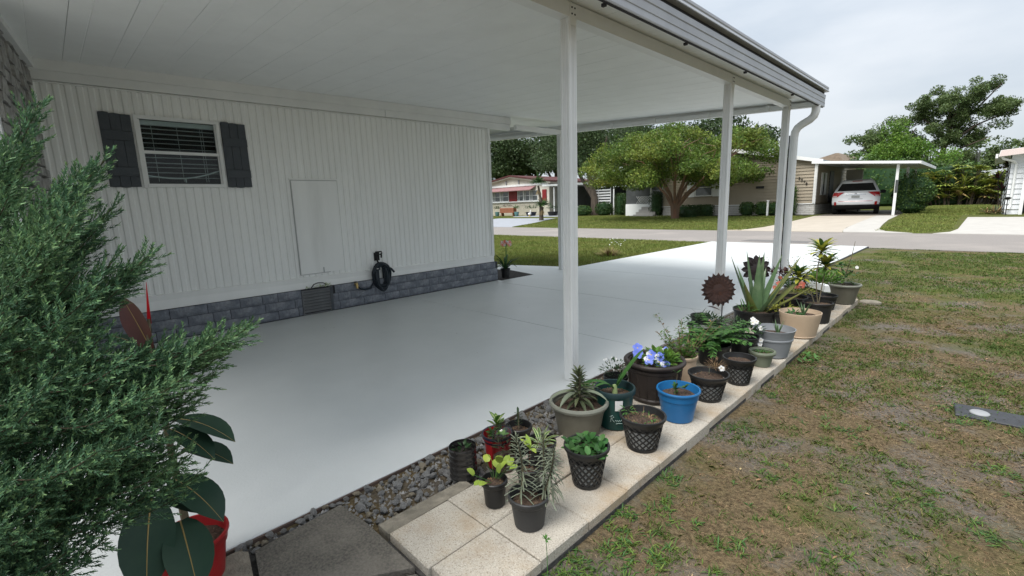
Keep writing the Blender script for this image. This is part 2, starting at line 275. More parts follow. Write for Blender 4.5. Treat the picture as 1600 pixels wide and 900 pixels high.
# ---------------------------------------------------------------- mesh helpers
class MB:
    def __init__(s): s.v = []; s.f = []; s.m = []
    def add(s, vs, fs, mi=0):
        o = len(s.v); s.v += [tuple(p) for p in vs]; s.f += [tuple(i + o for i in f) for f in fs]; s.m += [mi] * len(fs); return s
    def bx(s, x0, x1, y0, y1, z0, z1, mi=0):
        return s.add([(x0, y0, z0), (x1, y0, z0), (x1, y1, z0), (x0, y1, z0), (x0, y0, z1), (x1, y0, z1), (x1, y1, z1), (x0, y1, z1)],
                     [(0, 3, 2, 1), (4, 5, 6, 7), (0, 1, 5, 4), (1, 2, 6, 5), (2, 3, 7, 6), (3, 0, 4, 7)], mi)
    def bev(s, x0, x1, y0, y1, z0, z1, b=.006, mi=0):     # box with chamfered upper edges
        return s.add([(x0, y0, z0), (x1, y0, z0), (x1, y1, z0), (x0, y1, z0), (x0, y0, z1 - b), (x1, y0, z1 - b), (x1, y1, z1 - b), (x0, y1, z1 - b),
                      (x0 + b, y0 + b, z1), (x1 - b, y0 + b, z1), (x1 - b, y1 - b, z1), (x0 + b, y1 - b, z1)],
                     [(0, 3, 2, 1), (0, 1, 5, 4), (1, 2, 6, 5), (2, 3, 7, 6), (3, 0, 4, 7), (4, 5, 9, 8), (5, 6, 10, 9), (6, 7, 11, 10), (7, 4, 8, 11), (8, 9, 10, 11)], mi)
    def prism(s, pts, off, mi=0):                          # polygon pts extruded by off
        n = len(pts); off = Vector(off); a = [Vector(p) for p in pts]
        return s.add(a + [p + off for p in a], [tuple(range(n - 1, -1, -1)), tuple(range(n, 2 * n))] + [(i, (i + 1) % n, n + (i + 1) % n, n + i) for i in range(n)], mi)
    def quad(s, a, b, c, d, mi=0): return s.add([a, b, c, d], [(0, 1, 2, 3)], mi)
    def tube(s, pts, r, n=8, mi=0, caps=True, sq=False):
        pts = [Vector(p) for p in pts]; rs = r if isinstance(r, (list, tuple)) else [r] * len(pts)
        vs = []; fs = []; ref = None
        for i, p in enumerate(pts):
            t = (pts[min(i + 1, len(pts) - 1)] - pts[max(i - 1, 0)]).normalized()
            if ref is None:
                ref = Vector((0, 0, 1)) if abs(t.z) < .9 else Vector((1, 0, 0))
            a = (ref - t * ref.dot(t)).normalized(); ref = a; b = t.cross(a)
            for k in range(n):
                an = 2 * math.pi * (k + (.5 if sq else 0)) / n; vs.append(p + (a * math.cos(an) + b * math.sin(an)) * rs[i])
        for i in range(len(pts) - 1):
            for k in range(n):
                fs.append((i * n + k, i * n + (k + 1) % n, (i + 1) * n + (k + 1) % n, (i + 1) * n + k))
        if caps: fs += [tuple(range(n - 1, -1, -1)), tuple((len(pts) - 1) * n + k for k in range(n))]
        return s.add(vs, fs, mi)
    def lathe(s, prof, n=28, c=(0, 0, 0), mi=0, rib=0, ribn=0):
        vs = []; fs = []
        for (r, z) in prof:
            for k in range(n):
                a = 2 * math.pi * k / n; rr = r * (1 + (rib if (k % 2) else 0))
                vs.append((c[0] + rr * math.cos(a), c[1] + rr * math.sin(a), c[2] + z))
        for i in range(len(prof) - 1):
            for k in range(n): fs.append((i * n + k, i * n + (k + 1) % n, (i + 1) * n + (k + 1) % n, (i + 1) * n + k))
        return s.add(vs, fs, mi)
    def disc(s, r, z, n=28, c=(0, 0, 0), mi=0, jit=0):
        vs = [(c[0], c[1], c[2] + z + jit)] + [(c[0] + r * math.cos(2 * math.pi * k / n), c[1] + r * math.sin(2 * math.pi * k / n), c[2] + z + random.uniform(-jit, jit) * .5) for k in range(n)]
        return s.add(vs, [(0, 1 + k, 1 + (k + 1) % n) for k in range(n)], mi)
    def leaf(s, p, d, L, W, droop=.4, segs=4, fold=.12, prof=None, mi=0, mid=None, up=(0, 0, 1), twist=0):
        p = Vector(p); d = Vector(d).normalized(); upv = Vector(up); vs = []; fs = []
        for i in range(segs + 1):
            t = i / segs
            wd = (prof(t) if prof else math.sin(math.pi * min(1, t * .93 + .06)) ** .8) * W / 2
            sd = d.cross(upv)
            if sd.length < 1e-3: sd = Vector((1, 0, 0))
            sd.normalize(); nn = sd.cross(d).normalized()
            if twist: sd = sd * math.cos(twist) + nn * math.sin(twist); nn = sd.cross(d).normalized()
            vs += [p + sd * wd + nn * fold * wd, p, p - sd * wd + nn * fold * wd]
            p = p + d * (L / segs); d = (d + Vector((0, 0, -droop / segs))).normalized()
        for i in range(segs):
            a = i * 3; fs += [(a, a + 1, a + 4, a + 3), (a + 1, a + 2, a + 5, a + 4)]
        s.add(vs, fs, mi)
        if mid is not None:
            q = [Vector(vs[i * 3 + 1]) for i in range(segs + 1)]; s.tube(q, [W * .022 * (1 - .7 * i / segs) for i in range(segs + 1)], 4, mid)
        return s
    def fleshy(s, p, d, L, W, T, droop=0, segs=8, mi=0, up=(0, 0, 1), tip=.9):
        p = Vector(p); d = Vector(d).normalized(); upv = Vector(up); vs = []; fs = []; n = 7
        for i in range(segs + 1):
            t = i / segs; k = (1 - t) ** tip * (1 if t > .08 else .9) + .015
            sd = d.cross(upv); sd = sd.normalized() if sd.length > 1e-3 else Vector((1, 0, 0)); nn = sd.cross(d).normalized()
            for a, b in ((-1, .25), (-.55, -.45), (0, -.75), (.55, -.45), (1, .25), (.5, .08), (-.5, .08)):
                vs.append(p + sd * a * W / 2 * k + nn * b * T * k)
            p = p + d * (L / segs); d = (d + Vector((0, 0, -droop / segs))).normalized()
        for i in range(segs):
            for k in range(n): fs.append((i * n + k, i * n + (k + 1) % n, (i + 1) * n + (k + 1) % n, (i + 1) * n + k))
        return s.add(vs, fs, mi)
    def mesh(s, name, mats, smooth=False):
        me = bpy.data.meshes.new(name); me.from_pydata(s.v, [], s.f)
        for m in (mats if isinstance(mats, (list, tuple)) else [mats]): me.materials.append(m)
        if any(s.m): me.polygons.foreach_set('material_index', s.m)
        if smooth: me.polygons.foreach_set('use_smooth', [True] * len(s.f)); me.set_sharp_from_angle(angle=math.radians(40))
        me.update(); return me
def link(name, me, parent=None, loc=None, rot=None, scale=None, kind=None, label=None, cat=None, group=None):
    o = bpy.data.objects.new(name, me); C.objects.link(o)
    if parent: o.parent = parent
    if loc is not None: o.location = loc
    if rot is not None: o.rotation_euler = rot
    if scale is not None: o.scale = scale
    if kind: o['kind'] = kind
    if label: o['label'] = label
    if cat: o['category'] = cat
    if group: o['group'] = group
    return o
def part(name, mb, m, parent=None, smooth=False, **k):
    return link(name, mb.mesh(name, m, smooth), parent, **k)
def thing(name, label, cat, loc=(0, 0, 0), rz=0, group=None):
    o = bpy.data.objects.new(name, None); o.empty_display_size = .1; C.objects.link(o)
    o.location = loc; o.rotation_euler = (0, 0, rz); o['label'] = label; o['category'] = cat
    if group: o['group'] = group
    return o
def struct(name, mb, m, parent=None, smooth=False, **k): return part(name, mb, m, parent, smooth, kind='structure', **k)
def npmesh(name, V, k, m):                                  # V: (N*k,3) vertices, k-gon faces
    n = len(V) // k; me = bpy.data.meshes.new(name)
    me.vertices.add(len(V)); me.vertices.foreach_set('co', np.asarray(V, dtype=np.float32).ravel())
    me.loops.add(n * k); me.loops.foreach_set('vertex_index', np.arange(n * k, dtype=np.int32))
    me.polygons.add(n); me.polygons.foreach_set('loop_start', np.arange(n, dtype=np.int32) * k); me.polygons.foreach_set('loop_total', np.full(n, k, dtype=np.int32))
    for q in (m if isinstance(m, (list, tuple)) else [m]): me.materials.append(q)
    me.update(calc_edges=True); me.validate(); return me
def vnoise(P, f, seed=0):                                   # smooth value noise, P (N,2|3)
    P = np.asarray(P) * f; i = np.floor(P).astype(np.int64); t = P - i; t = t * t * (3 - 2 * t); dim = P.shape[1]; r = np.zeros(len(P))
    for c in range(2 ** dim):
        h = np.full(len(P), seed * 7919 + 13, dtype=np.int64); wgt = np.ones(len(P))
        for a in range(dim):
            b = (c >> a) & 1; h = (h * 1000003) ^ ((i[:, a] + b) * (374761393, 668265263, 2147483647)[a]); wgt = wgt * (t[:, a] if b else 1 - t[:, a])
        h = (h ^ (h >> 13)) * 1274126177; h = h ^ (h >> 16)
        r += wgt * ((h & 0xffff) / 65535.0)
    return r
def unit(n):
    v = rng.normal(size=(n, 3)); return v / np.linalg.norm(v, axis=1, keepdims=True)
def leafcloud(P, size, upb=.5, asp=.55):                    # rhombic leaves at points P
    n = len(P); N = unit(n) + np.array([0, 0, upb]); N /= np.linalg.norm(N, axis=1, keepdims=True)
    A = np.cross(N, unit(n)); A /= np.linalg.norm(A, axis=1, keepdims=True); B = np.cross(N, A)
    s = (size * rng.uniform(.6, 1.35, n))[:, None]
    V = np.stack([P - A * s * .5, P + B * s * asp * .5 + N * s * .08, P + A * s * .5, P - B * s * asp * .5 + N * s * .08], 1)
    return V.reshape(-1, 3)
def crownpts(clumps, n, shell=2.2, hole=.36, hf=1.3, seed=1):
    cl = np.array(clumps, float); vol = cl[:, 3] * cl[:, 4] * cl[:, 5]; pr = vol ** .8; pr /= pr.sum()
    idx = rng.choice(len(cl), n * 2, p=pr); u = unit(n * 2) * (rng.uniform(0, 1, n * 2) ** (1 / shell))[:, None]
    P = cl[idx, :3] + u * cl[idx, 3:6]
    k = vnoise(P, hf, seed) > hole; return P[k][:n]
# ================================================================ SETTING
def zt(Y):
    if Y < 13.0: return -0.02
    if Y < 13.3: return -0.02 - (Y - 13.0) / .3 * .025
    if Y < 18.4: return -0.045
    return min(.2, -0.03 + .0267 * (Y - 18.4))
b = MB()
xs = [-600, -200, -80, -40, -20, -10, -4, 0, 3.5, 4.6, 5.5, 7, 9, 12, 20, 40, 80, 200, 600]
ys = [-600, -200, -60, -20, -5, -2] + [i * .5 for i in range(0, 27)] + [13.3, 15, 17, 18.4, 20, 22, 24, 26, 27, 30, 36, 45, 60, 80, 120, 200, 400, 900]
for y in ys:
    for x in xs: b.v.append((x, y, zt(y)))
nx = len(xs)
for j in range(len(ys) - 1):
    for i in range(nx - 1): b.f.append((j * nx + i, j * nx + i + 1, (j + 1) * nx + i + 1, (j + 1) * nx + i)); b.m.append(0)
struct('lawn', b, M['lawn'], smooth=True)
b = MB(); b.bx(-120, 90, 13.3, 18.4, -.06, -.028); road = struct('road', b, M['asphalt'])
b = MB(); b.prism([(.62, 14.05, -.028), (2.3, 13.95, -.028), (2.25, 14.55, -.028), (.7, 14.6, -.028)], (0, 0, .004)); struct('road_patch', b, M['patch'])
def sheet(name, poly_rows, m, dz=.012):                     # rows (y, x0, x1) laid on the terrain
    b = MB()
    for y, a, c in poly_rows: b.v += [(a, y, zt(y) + dz), (c, y, zt(y) + dz), (a, y, zt(y) - .1), (c, y, zt(y) - .1)]
    for i in range(len(poly_rows) - 1):
        o = i * 4; b.f += [(o, o + 1, o + 5, o + 4), (o + 2, o, o + 4, o + 6), (o + 1, o + 3, o + 7, o + 5)]; b.m += [0, 0, 0]
    o = len(b.v) - 4; b.f += [(0, 2, 3, 1), (o, o + 1, o + 3, o + 2)]; b.m += [0, 0]
    return struct(name, b, m)
sheet('driveway', [(18.41, -1.7, 2.25), (19.0, -.9, 2.15), (20, -.62, 2.05), (22, -.5, 2.02), (24, -.45, 2.0), (26.6, -.4, 2.0)], M['beige'])
sheet('carport_pad', [(26.61, -.4, 2.75), (28, -.4, 2.75), (34.5, -.4, 2.75)], M['carpdark'], .010)
sheet('driveway_apron', [(18.41, 2.27, 4.0), (18.9, 2.17, 3.3), (19.6, 2.09, 3.05), (20.6, 2.05, 2.95), (22, 2.03, 2.85), (24, 2.01, 2.75), (26.6, 2.01, 2.75)], M['conc'], .016)
sheet('neighbour_driveway', [(18.41, 4.45, 30), (19.0, 4.8, 30), (20, 4.93, 30), (25.4, 5.0, 30)], M['conc'], .014)
sheet('far_driveway', [(18.41, -19.5, -13.2), (19.4, -20, -13.7), (21, -20.6, -14.1), (25, -22, -15.9), (29, -23.6, -17.6), (32.2, -23.4, -18.0)], M['bluedrive'], .012)
sheet('side_path', [(27.3, -11.4, -8.4), (28.2, -11.4, -8.4)], M['conc'], .012)
sheet('planting_bed', [(26.95, -8.0, -.9), (28.15, -8.0, -.9)], M['mulch'], .012)

# carport floor: painted slabs with recessed joints
floor = struct('carport_floor', MB().bx(.1, 3.69, -1.9, 13.29, -.12, -.006), M['gap'])
jy = [-2.0, .05, 3.36, 4.94, 6.9, 13.3]
for a, c in zip(jy[:-1], jy[1:]):
    part('floor_slab', MB().bev((.0145 if c < 5 else .085) if a < 6 else .1, 3.703 if c < 13 else 3.66, a + .0035, c - .0035, -.1, 0, .004), M['floor'], floor)
part('floor_slab', MB().prism([(.08, 5.86, -.1), (.08, 6.99, -.1), (-1.2, 6.56, -.1), (-5, 5.5, -.1), (-5, 5.1, -.1), (-.66, 6.03, -.1)], (0, 0, .098)), M['floor'], floor)
part('floor_slab', MB().bev(.0145, .084, 4.945, 5.075, -.1, 0, .003), M['floor'], floor)
struct('mulch_bed', MB().prism([(.084, 5.08, -.1), (.084, 5.86, -.1), (-.66, 6.03, -.1), (-3.0, 5.5, -.1), (-3.0, 5.08, -.1)], (0, 0, .093)), M['mulch'])

# pavers along the slab
bed = struct('paver_bed', MB().bx(4.10, 4.605, .70, 6.32, -.12, .0), M['gravelbed'])
y = .715; i = 0
while y < 6.2:
    for k, (a, c) in enumerate(((4.108, 4.354), (4.358, 4.604))):
        L = .262; yy = y + (.010 if k else 0) + random.uniform(-.002, .002); dz = random.uniform(-.003, .003)
        o = part('paver', MB().bev(a + random.uniform(-.002, .002), c + random.uniform(-.003, .003), yy, yy + L, -.06, .04 + dz, .005), M['paver'], bed)
    y += .266
struct('worn_kerb', MB().prism([(4.022, .715, -.08), (4.098, .715, -.08), (4.09, 1.12, -.08), (4.03, 1.12, -.08)], (0, 0, .105)), M['curb'])
stepbed = struct('stepping_path', MB().prism([(3.74, -.6, -.1), (4.6, -.6, -.1), (4.6, .69, -.1), (3.98, .69, -.1), (3.74, .66, -.1)], (0, 0, .085)), M['gravelbed'])
part('stepping_stone', MB().prism([(3.815, .345, -.08), (4.055, .30, -.08), (4.30, .735 - .04, -.08), (3.985, .752 - .06, -.08), (3.79, .672, -.08)], (0, 0, .10)), M['agg'], stepbed)
part('stepping_stone', MB().prism([(4.085, .30, -.08), (4.5, .28, -.08), (4.6, .685, -.08), (4.325, .685, -.08)], (0, 0, .097)), M['agg'], stepbed)
part('stepping_stone', MB().prism([(3.775, .02, -.08), (4.045, .0, -.08), (4.06, .285, -.08), (3.80, .328, -.08), (3.768, .30, -.08)], (0, 0, .098)), M['curb'], stepbed)

# gravel strip: the larger stones one by one, the fines as one mass
gravel = struct('gravel_bed', MB().prism([(3.703, .0, -.1), (3.78, .0, -.1), (3.79, .69, -.1), (4.03, .72, -.1), (4.1, .95, -.1), (4.1, 6.3, -.1), (3.703, 6.3, -.1)], (0, 0, .075)), M['gravelbed'])
part('edge_board', MB().bx(3.7045, 3.714, -.2, 3.0, -.1, -.006), mat('brown_edge', (.11, .075, .06), (.07, .05, .042), 12, .9), gravel)
def rock():
    b = MB(); n = 7
    for ring, (z, r) in enumerate(((-.5, .55), (-.1, 1), (.3, .85), (.55, .4))):
        for k in range(n):
            a = 2 * math.pi * (k + ring * .5) / n; q = r * random.uniform(.6, 1.2)
            b.v.append((q * math.cos(a), q * math.sin(a) * .8, z * random.uniform(.75, 1.1)))
    for i in range(3):
        for k in range(n): b.f.append((i * n + k, i * n + (k + 1) % n, (i + 1) * n + (k + 1) % n, (i + 1) * n + k)); b.m.append(0)
    b.f.append(tuple(3 * n + k for k in range(n))); b.m.append(0); return b
rmesh = [rock().mesh('gravel_stone', M['rock%d' % (0, 0, 0, 1, 1, 0, 3, 0)[k]]) for k in range(8)]
def instone(x, y):
    if y < .70: return 3.72 < x < 3.785
    xm = 4.01 if y < 1.12 else 4.09
    return 3.722 < x < (xm if y > .76 else 3.98)
cnt = 0; placed = []
while cnt < 299:
    yv = .28 + 1.75 * random.random() ** 1.35 if cnt < 285 else random.uniform(2, 4.5); xv = random.uniform(3.72, 4.08)
    if not instone(xv, yv): continue
    s = random.choice((.012, .015, .018, .021, .025)) if yv > .7 else random.uniform(.014, .022)
    if any((xv - a) ** 2 + (yv - c) ** 2 < ((s + d) * .56) ** 2 for a, c, d in placed):
        if random.random() > .10: continue
    placed.append((xv, yv, s))
    link('gravel_stone', random.choice(rmesh), gravel, (xv, yv, -.012 + s * .3), (random.uniform(-.9, .9), random.uniform(-.9, .9), random.uniform(0, 6.3)), (s * random.uniform(.9, 1.3), s, s * random.uniform(.75, 1.1)))
    cnt += 1
b = MB()
for k in range(6500):
    yv = random.uniform(.1, 6); xv = random.uniform(3.72, 4.08)
    if not instone(xv, yv): continue
    r = random.uniform(.004, .013); z = -.022; a = random.random() * 6
    b.add([(xv + r * math.cos(a), yv + r * math.sin(a), z), (xv + r * math.cos(a + 2), yv + r * math.sin(a + 2), z), (xv + r * math.cos(a + 4.2), yv + r * math.sin(a + 4.2), z), (xv, yv, z + r * 1.2)], [(0, 1, 3), (1, 2, 3), (2, 0, 3)], k % 3)
part('fine_gravel', b, [M['rock0'], M['rock1'], M['rock0']], gravel, kind='stuff')

# ================================================================ MOBILE HOME (left)
home = thing('mobile_home', 'white ribbed metal mobile home with slate block skirting under the carport roof', 'mobile home', (0, 0, 0))
XW = -.06
Y0, Y1, ZB, ZT = .03, 5.05, .395, 2.62
wy0, wy1, wz0, wz1 = .70, 1.325, 1.505, 2.095              # window hole
RP = .074
def ribx(y):
    t = ((y - Y0) / RP) % 1
    if t < .42: return 0
    if t < .56: return -.009 * (t - .42) / .14
    if t < .86: return -.009
    return -.009 * (1 - (t - .86) / .14)
bp = {round(wy0, 4), round(wy1, 4), Y0, Y1}
k = 0
while Y0 + k * RP < Y1:
    for t in (0, .42, .56, .86): bp.add(round(min(Y1, Y0 + (k + t) * RP), 5))
    k += 1
bp = sorted(bp); b = MB()
for a, c in zip(bp[:-1], bp[1:]):
    zr = [(ZB, wz0), (wz1, ZT)] if (a >= wy0 - 1e-6 and c <= wy1 + 1e-6) else [(ZB, ZT)]
    for z0, z1 in zr: b.quad((XW + ribx(a + 1e-5), a, z0), (XW + ribx(c - 1e-5), c, z0), (XW + ribx(c - 1e-5), c, z1), (XW + ribx(a + 1e-5), a, z1))
part('siding', b, M['siding'], home)
b = MB(); b.bx(-4.4, XW - .03, Y1 - .02, Y1, .02, 2.7); b.bx(-4.4, -4.38, Y0, Y1, .02, 2.7); b.bx(-4.4, XW - .02, Y0, Y0 + .02, .02, 2.7); b.bx(-4.4, XW - .02, Y0, Y1, 2.62, 2.7)
part('wall', b, M['siding'], home)
part('corner_trim', MB().bx(-.085, -.045, Y1 - .04, Y1 + .012, .40, 2.6), M['white'], home); part('corner_trim', MB().bx(-.075, -.052, Y0 - .01, Y0 + .03, .40, 2.6), M['white'], home)
# sloping drip board over the skirt
b = MB(); b.prism([(XW + .008, Y0, .40), (XW + .014, Y0, .455), (XW + .002, Y0, .46), (-.09, Y0, .46), (-.09, Y0, .29), (XW + .03, Y0, .29)], (0, Y1 - Y0, -.055)); part('drip_board', b, M['siding'], home)
# eave header (drifts up along the wall)
b = MB()
def hd(y, zlo, zhi, x0, x1): return [(x0, y, zlo), (x1, y, zlo), (x1, y, zhi), (x0, y, zhi)]
def lof(b, A, B_):
    n = len(A); o = len(b.v); b.v += A + B_; b.f += [(o + i, o + (i + 1) % n, o + n + (i + 1) % n, o + n + i) for i in range(n)] + [tuple(o + i for i in range(n - 1, -1, -1)), tuple(o + n + i for i in range(n))]; b.m += [0] * (n + 2)
lof(b, hd(Y0 + .02, 2.335, 2.41, XW - .02, XW + .028), hd(3.25, 2.366, 2.452, XW - .02, XW + .028)); lof(b, hd(3.256, 2.366, 2.452, XW - .02, XW + .030), hd(5.49, 2.383, 2.475, XW - .02, XW + .030))
lof(b, hd(Y0 + .02, 2.41, 2.50, XW - .02, XW + .048), hd(5.49, 2.478, 2.58, XW - .02, XW + .05))
lof(b, hd(Y0 + .02, 2.318, 2.33, XW - .02, XW + .014), hd(5.06, 2.355, 2.368, XW - .02, XW + .014))
part('eave_header', b, M['white'], home)
# window
win = part('window', (lambda b: (b.bx(XW - .01, XW + .022, .672, .702, 1.47, 2.125), b.bx(XW - .01, XW + .022, 1.323, 1.353, 1.47, 2.125), b.bx(XW - .01, XW + .022, .7025, 1.3225, 2.094, 2.125), b.bx(XW - .01, XW + .03, .7025, 1.3225, 1.475, 1.507), b)[-1])(MB()), M['white'], home)
part('sash', (lambda b: (b.bx(XW - .016, XW + .012, .703, 1.322, 1.785, 1.812), b.bx(XW - .016, XW + .004, .703, .716, 1.508, 2.093), b.bx(XW - .016, XW + .004, 1.309, 1.322, 1.508, 2.093), b)[-1])(MB()), M['white'], win)
part('pane', MB().bx(XW - .012, XW - .008, .716, 1.309, 1.508, 2.093), M['glass'], win)
part('blind_rail', MB().bx(XW - .075, XW - .035, .71, 1.315, 2.05, 2.092), M['blind'], win)
sm = MB().prism([(-.009, .712, -.0015), (.009, .712, .0015), (.009, .712, .004), (-.009, .712, .001)], (0, .6, 0)).mesh('blind_slat', M['blind'])
for k in range(11): link('blind_slat', sm, win, (XW - .055, 0, 2.02 - k * .045 + random.uniform(-.002, .002)), (random.uniform(-.004, .004), random.uniform(-.12, .12), 0))
b = MB(); pts = [(XW - .03, .71 + .604 * t, 1.585 - .028 * math.sin(math.pi * min(1, t * 1.05)) + .055 * t ** 3) for t in [i / 14 for i in range(15)]]
b.tube(pts, .007, 5); part('bent_blind_slat', b, M['blind'], win)
b = MB(); [b.tube([(XW - .032, yy, 1.53), (XW - .032, yy, 2.06)], .0018, 4) for yy in (.80, 1.0, 1.19, 1.21)]; b.bx(XW - .04, XW - .03, 1.01, 1.02, 1.525, 1.57); part('blind_cord', b, M['blind'], win)
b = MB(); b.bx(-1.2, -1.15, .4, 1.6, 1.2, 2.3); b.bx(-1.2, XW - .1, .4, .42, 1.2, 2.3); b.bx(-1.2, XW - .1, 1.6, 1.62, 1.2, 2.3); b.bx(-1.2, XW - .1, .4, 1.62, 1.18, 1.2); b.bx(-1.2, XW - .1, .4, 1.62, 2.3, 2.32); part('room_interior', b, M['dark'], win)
# shutters: boards and battens
for (a, c) in ((.428, .654), (1.368, 1.594)):
    sh = part('shutter', MB().bx(XW + .001, XW + .008, a, c, 1.478, 2.12), M['shutter'], home); wd = (c - a) / 3
    for k in range(3):
        lo = 1.474 + (.004, .0, .006)[k]; hi = 2.118 + (.008, .002, -.003)[k]; y0 = a + k * wd + .002; y1 = a + (k + 1) * wd - .002
        part('board', MB().prism([(XW + .008, y0, lo), (XW + .008, (y0 + y1) / 2, lo - .004), (XW + .008, y1, lo), (XW + .008, y1, hi), (XW + .008, (y0 + y1) / 2, hi + .004), (XW + .008, y0, hi)], (.012, 0, 0)), M['shutter'], sh)
    for z in (1.615, 1.93): part('batten', MB().bev(XW + .0203, XW + .034, a + .002, c - .002, z - .04, z + .04, .004), M['shutter'], sh)
# access panel
ap = part('access_panel', MB().bx(XW - .005, XW + .012, 2.0, 2.52, .475, 1.553), M['siding'], home)
part('panel_edge', (lambda b: (b.bx(XW - .004, XW + .0085, 1.990, 1.9985, .468, 1.56), b.bx(XW - .004, XW + .0085, 1.9985, 2.53, 1.5545, 1.562), b.bx(XW - .004, XW + .0085, 1.9985, 2.35, .466, .4745), b)[-1])(MB()), mat('seam_grey', (.46, .47, .465), rough=.8), ap)
part('panel_latch', MB().bx(XW + .013, XW + .022, 2.262, 2.272, .47, .535), M['blind'], ap)
part('panel_frame', (lambda b: (b.bx(XW - .004, XW + .016, 1.975, 2.54, 1.563, 1.578), b)[-1])(MB()), M['siding'], ap)
# skirt of split-face blocks
skirt = part('skirt', MB().bx(-.06, -.012, Y0, 5.07, -.02, .305), M['gap'], home)
def splitblock(L, Hh, seed):
    b = MB(); ny, nz_ = max(3, int(L / .035)), 4; rr = random.Random(seed)
    for j in range(nz_ + 1):
        for i in range(ny + 1):
            e = i in (0, ny) or j in (0, nz_)
            b.v.append((-.004 if e else rr.uniform(.001, .013), i * L / ny, j * Hh / nz_))
    for j in range(nz_):
        for i in range(ny): a = j * (ny + 1) + i; b.f.append((a, a + 1, a + ny + 2, a + ny + 1)); b.m.append(0)
    o = len(b.v); b.v += [(-.012, 0, 0), (-.012, L, 0), (-.012, L, Hh), (-.012, 0, Hh)]
    top = [nz_ * (ny + 1) + i for i in range(ny + 1)]; bot = list(range(ny + 1))
    b.f += [tuple(top) + (o + 2, o + 3), tuple(reversed(bot)) + (o, o + 1), tuple(j * (ny + 1) for j in range(nz_ + 1)) + (o + 3, o), tuple(j * (ny + 1) + ny for j in range(nz_, -1, -1)) + (o + 1, o + 2)]; b.m += [0] * 4
    return b
bm_ = {}
for r_, off in enumerate((0, .17, .07)):
    yv = .05 - off; kk = 0
    while yv < 5.06:
        L = (.30, .34, .22, .32, .16)[(kk * 2 + r_) % 5]; a, c = yv, yv + L - .006; kk += 1; yv += L
        for (s0, s1) in ((.05, 1.955), (2.33, 5.075)):
            p, q = max(a, s0), min(c, s1)
            if q - p < .04: continue
            key = (round(q - p, 2), kk % 4)
            if key not in bm_: bm_[key] = splitblock(key[0], .096, kk * 10 + r_).mesh('brick', M['brick'])
            link('brick', bm_[key], skirt, (0, p, .004 + r_ * .101), None, (1, (q - p) / key[0], 1))
b = MB(); b.bx(-.015, .004, 5.076, 5.082, 0, .30)
for r_ in range(3):
    key = (.30, 2)
    if key not in bm_: bm_[key] = splitblock(.30, .096, 5).mesh('brick', M['brick'])
    link('brick', bm_[key], skirt, (-.002 - .0, 5.077, .004 + r_ * .101), (0, 0, math.pi / 2), (1, 1, 1))
vent = part('skirt_vent', (lambda b: (b.bx(-.008, .006, 1.958, 1.972, 0, .292), b.bx(-.008, .006, 2.29, 2.326, 0, .297), b.bx(-.008, .006, 1.9725, 2.2895, .274, .29), b.bx(-.008, .006, 1.9725, 2.2895, 0, .012), b)[-1])(MB()), M['vent'], home)
part('vent_back', MB().bx(-.012, -.009, 1.972, 2.29, .005, .285), M['gap'], vent)
lm = MB().prism([(-.008, 1.973, 0), (.006, 1.973, -.016), (.006, 1.973, -.030), (.003, 1.973, -.030), (.003, 1.973, -.018), (-.008, 1.973, -.004)], (0, .316, 0)).mesh('louver', M['vent'])
for k in range(7): link('louver', lm, vent, (0, 0, .272 - k * .036))
part('vent_jamb', MB().bx(.0065, .010, 2.294, 2.322, 0, .295), M['shutter'], vent)
# storage room with rough stone face at the near end
shed = thing('storage_room', 'rough grey stone faced storage room end wall with white corner board', 'shed', (-.06, .06, 0), math.radians(-6.2))
part('wall', MB().bx(0, 1.56, -2.2, -.05, 0, 2.6), M['shedwhite'], shed)
b = MB(); z = .02; rr = random.Random(3)
while z < 2.5:
    h = rr.uniform(.05, .13); x = .005
    while x < 1.5:
        L = rr.uniform(.06, .28); d = rr.uniform(0, .022); x1 = min(1.52, x + L)
        b.add([(x, -.05, z), (x1, -.05, z), (x1, -.05, z + h), (x, -.05, z + h), (x + .008, -.02 + d, z + .006), (x1 - .008, -.02 + d + rr.uniform(-.008, .008), z + .006), (x1 - .008, -.02 + d + rr.uniform(-.008, .008), z + h - .008), (x + .008, -.02 + d, z + h - .008)], [(4, 5, 6, 7), (0, 1, 5, 4), (1, 2, 6, 5), (2, 3, 7, 6), (3, 0, 4, 7)])
        x = x1 + .006
    z += h + .007
part('stone_veneer', b, M['stone'], shed, kind='stuff')
part('corner_board', MB().bx(1.53, 1.575, -.17, -.012, 0, 2.45), M['shedwhite'], shed)
part('top_trim', MB().bx(.0, 1.5, -.05, .03, 2.42, 2.56), M['white'], shed)

# ================================================================ CARPORT
cp = thing('carport', 'white aluminium carport roof on fluted posts over the painted slab', 'carport', (3.62, 2.4, 0))
cp_off = Vector((3.62, 2.4, 0))
def cpart(name, b, m, smooth=False, **k):
    b.v = [tuple(Vector(p) - cp_off) for p in b.v]; return part(name, b, m, cp, smooth, **k)
def fluted(x, y, z0, z1, s=.076):
    b = MB(); h = s / 2; g = .005; pr = []
    side = [(-h + .006, 0), (-h + .016, 0), (-h + .020, g), (-h + .028, g), (-h + .032, 0), (-.006, 0), (-.003, g), (.003, g), (.006, 0), (h - .032, 0), (h - .028, g), (h - .020, g), (h - .016, 0), (h - .006, 0)]
    for q in range(4):
        ca, sa = (1, 0, -1, 0)[q], (0, 1, 0, -1)[q]
        for u, dd in side: px, py = u, -h + dd; pr.append((x + px * ca - py * sa, y + px * sa + py * ca))
    b.prism([(a, c, z0) for a, c in pr], (0, 0, z1 - z0)); return b
for Y in (-.45, 2.402, 4.909, 6.755): cpart('post', fluted(3.62, Y, .002, 2.291), M['white'])
cpart('post', fluted(.085, 6.6, .002, 2.39), M['white'])
ys_ = [-1.2, 2.402, 4.909, 6.80]
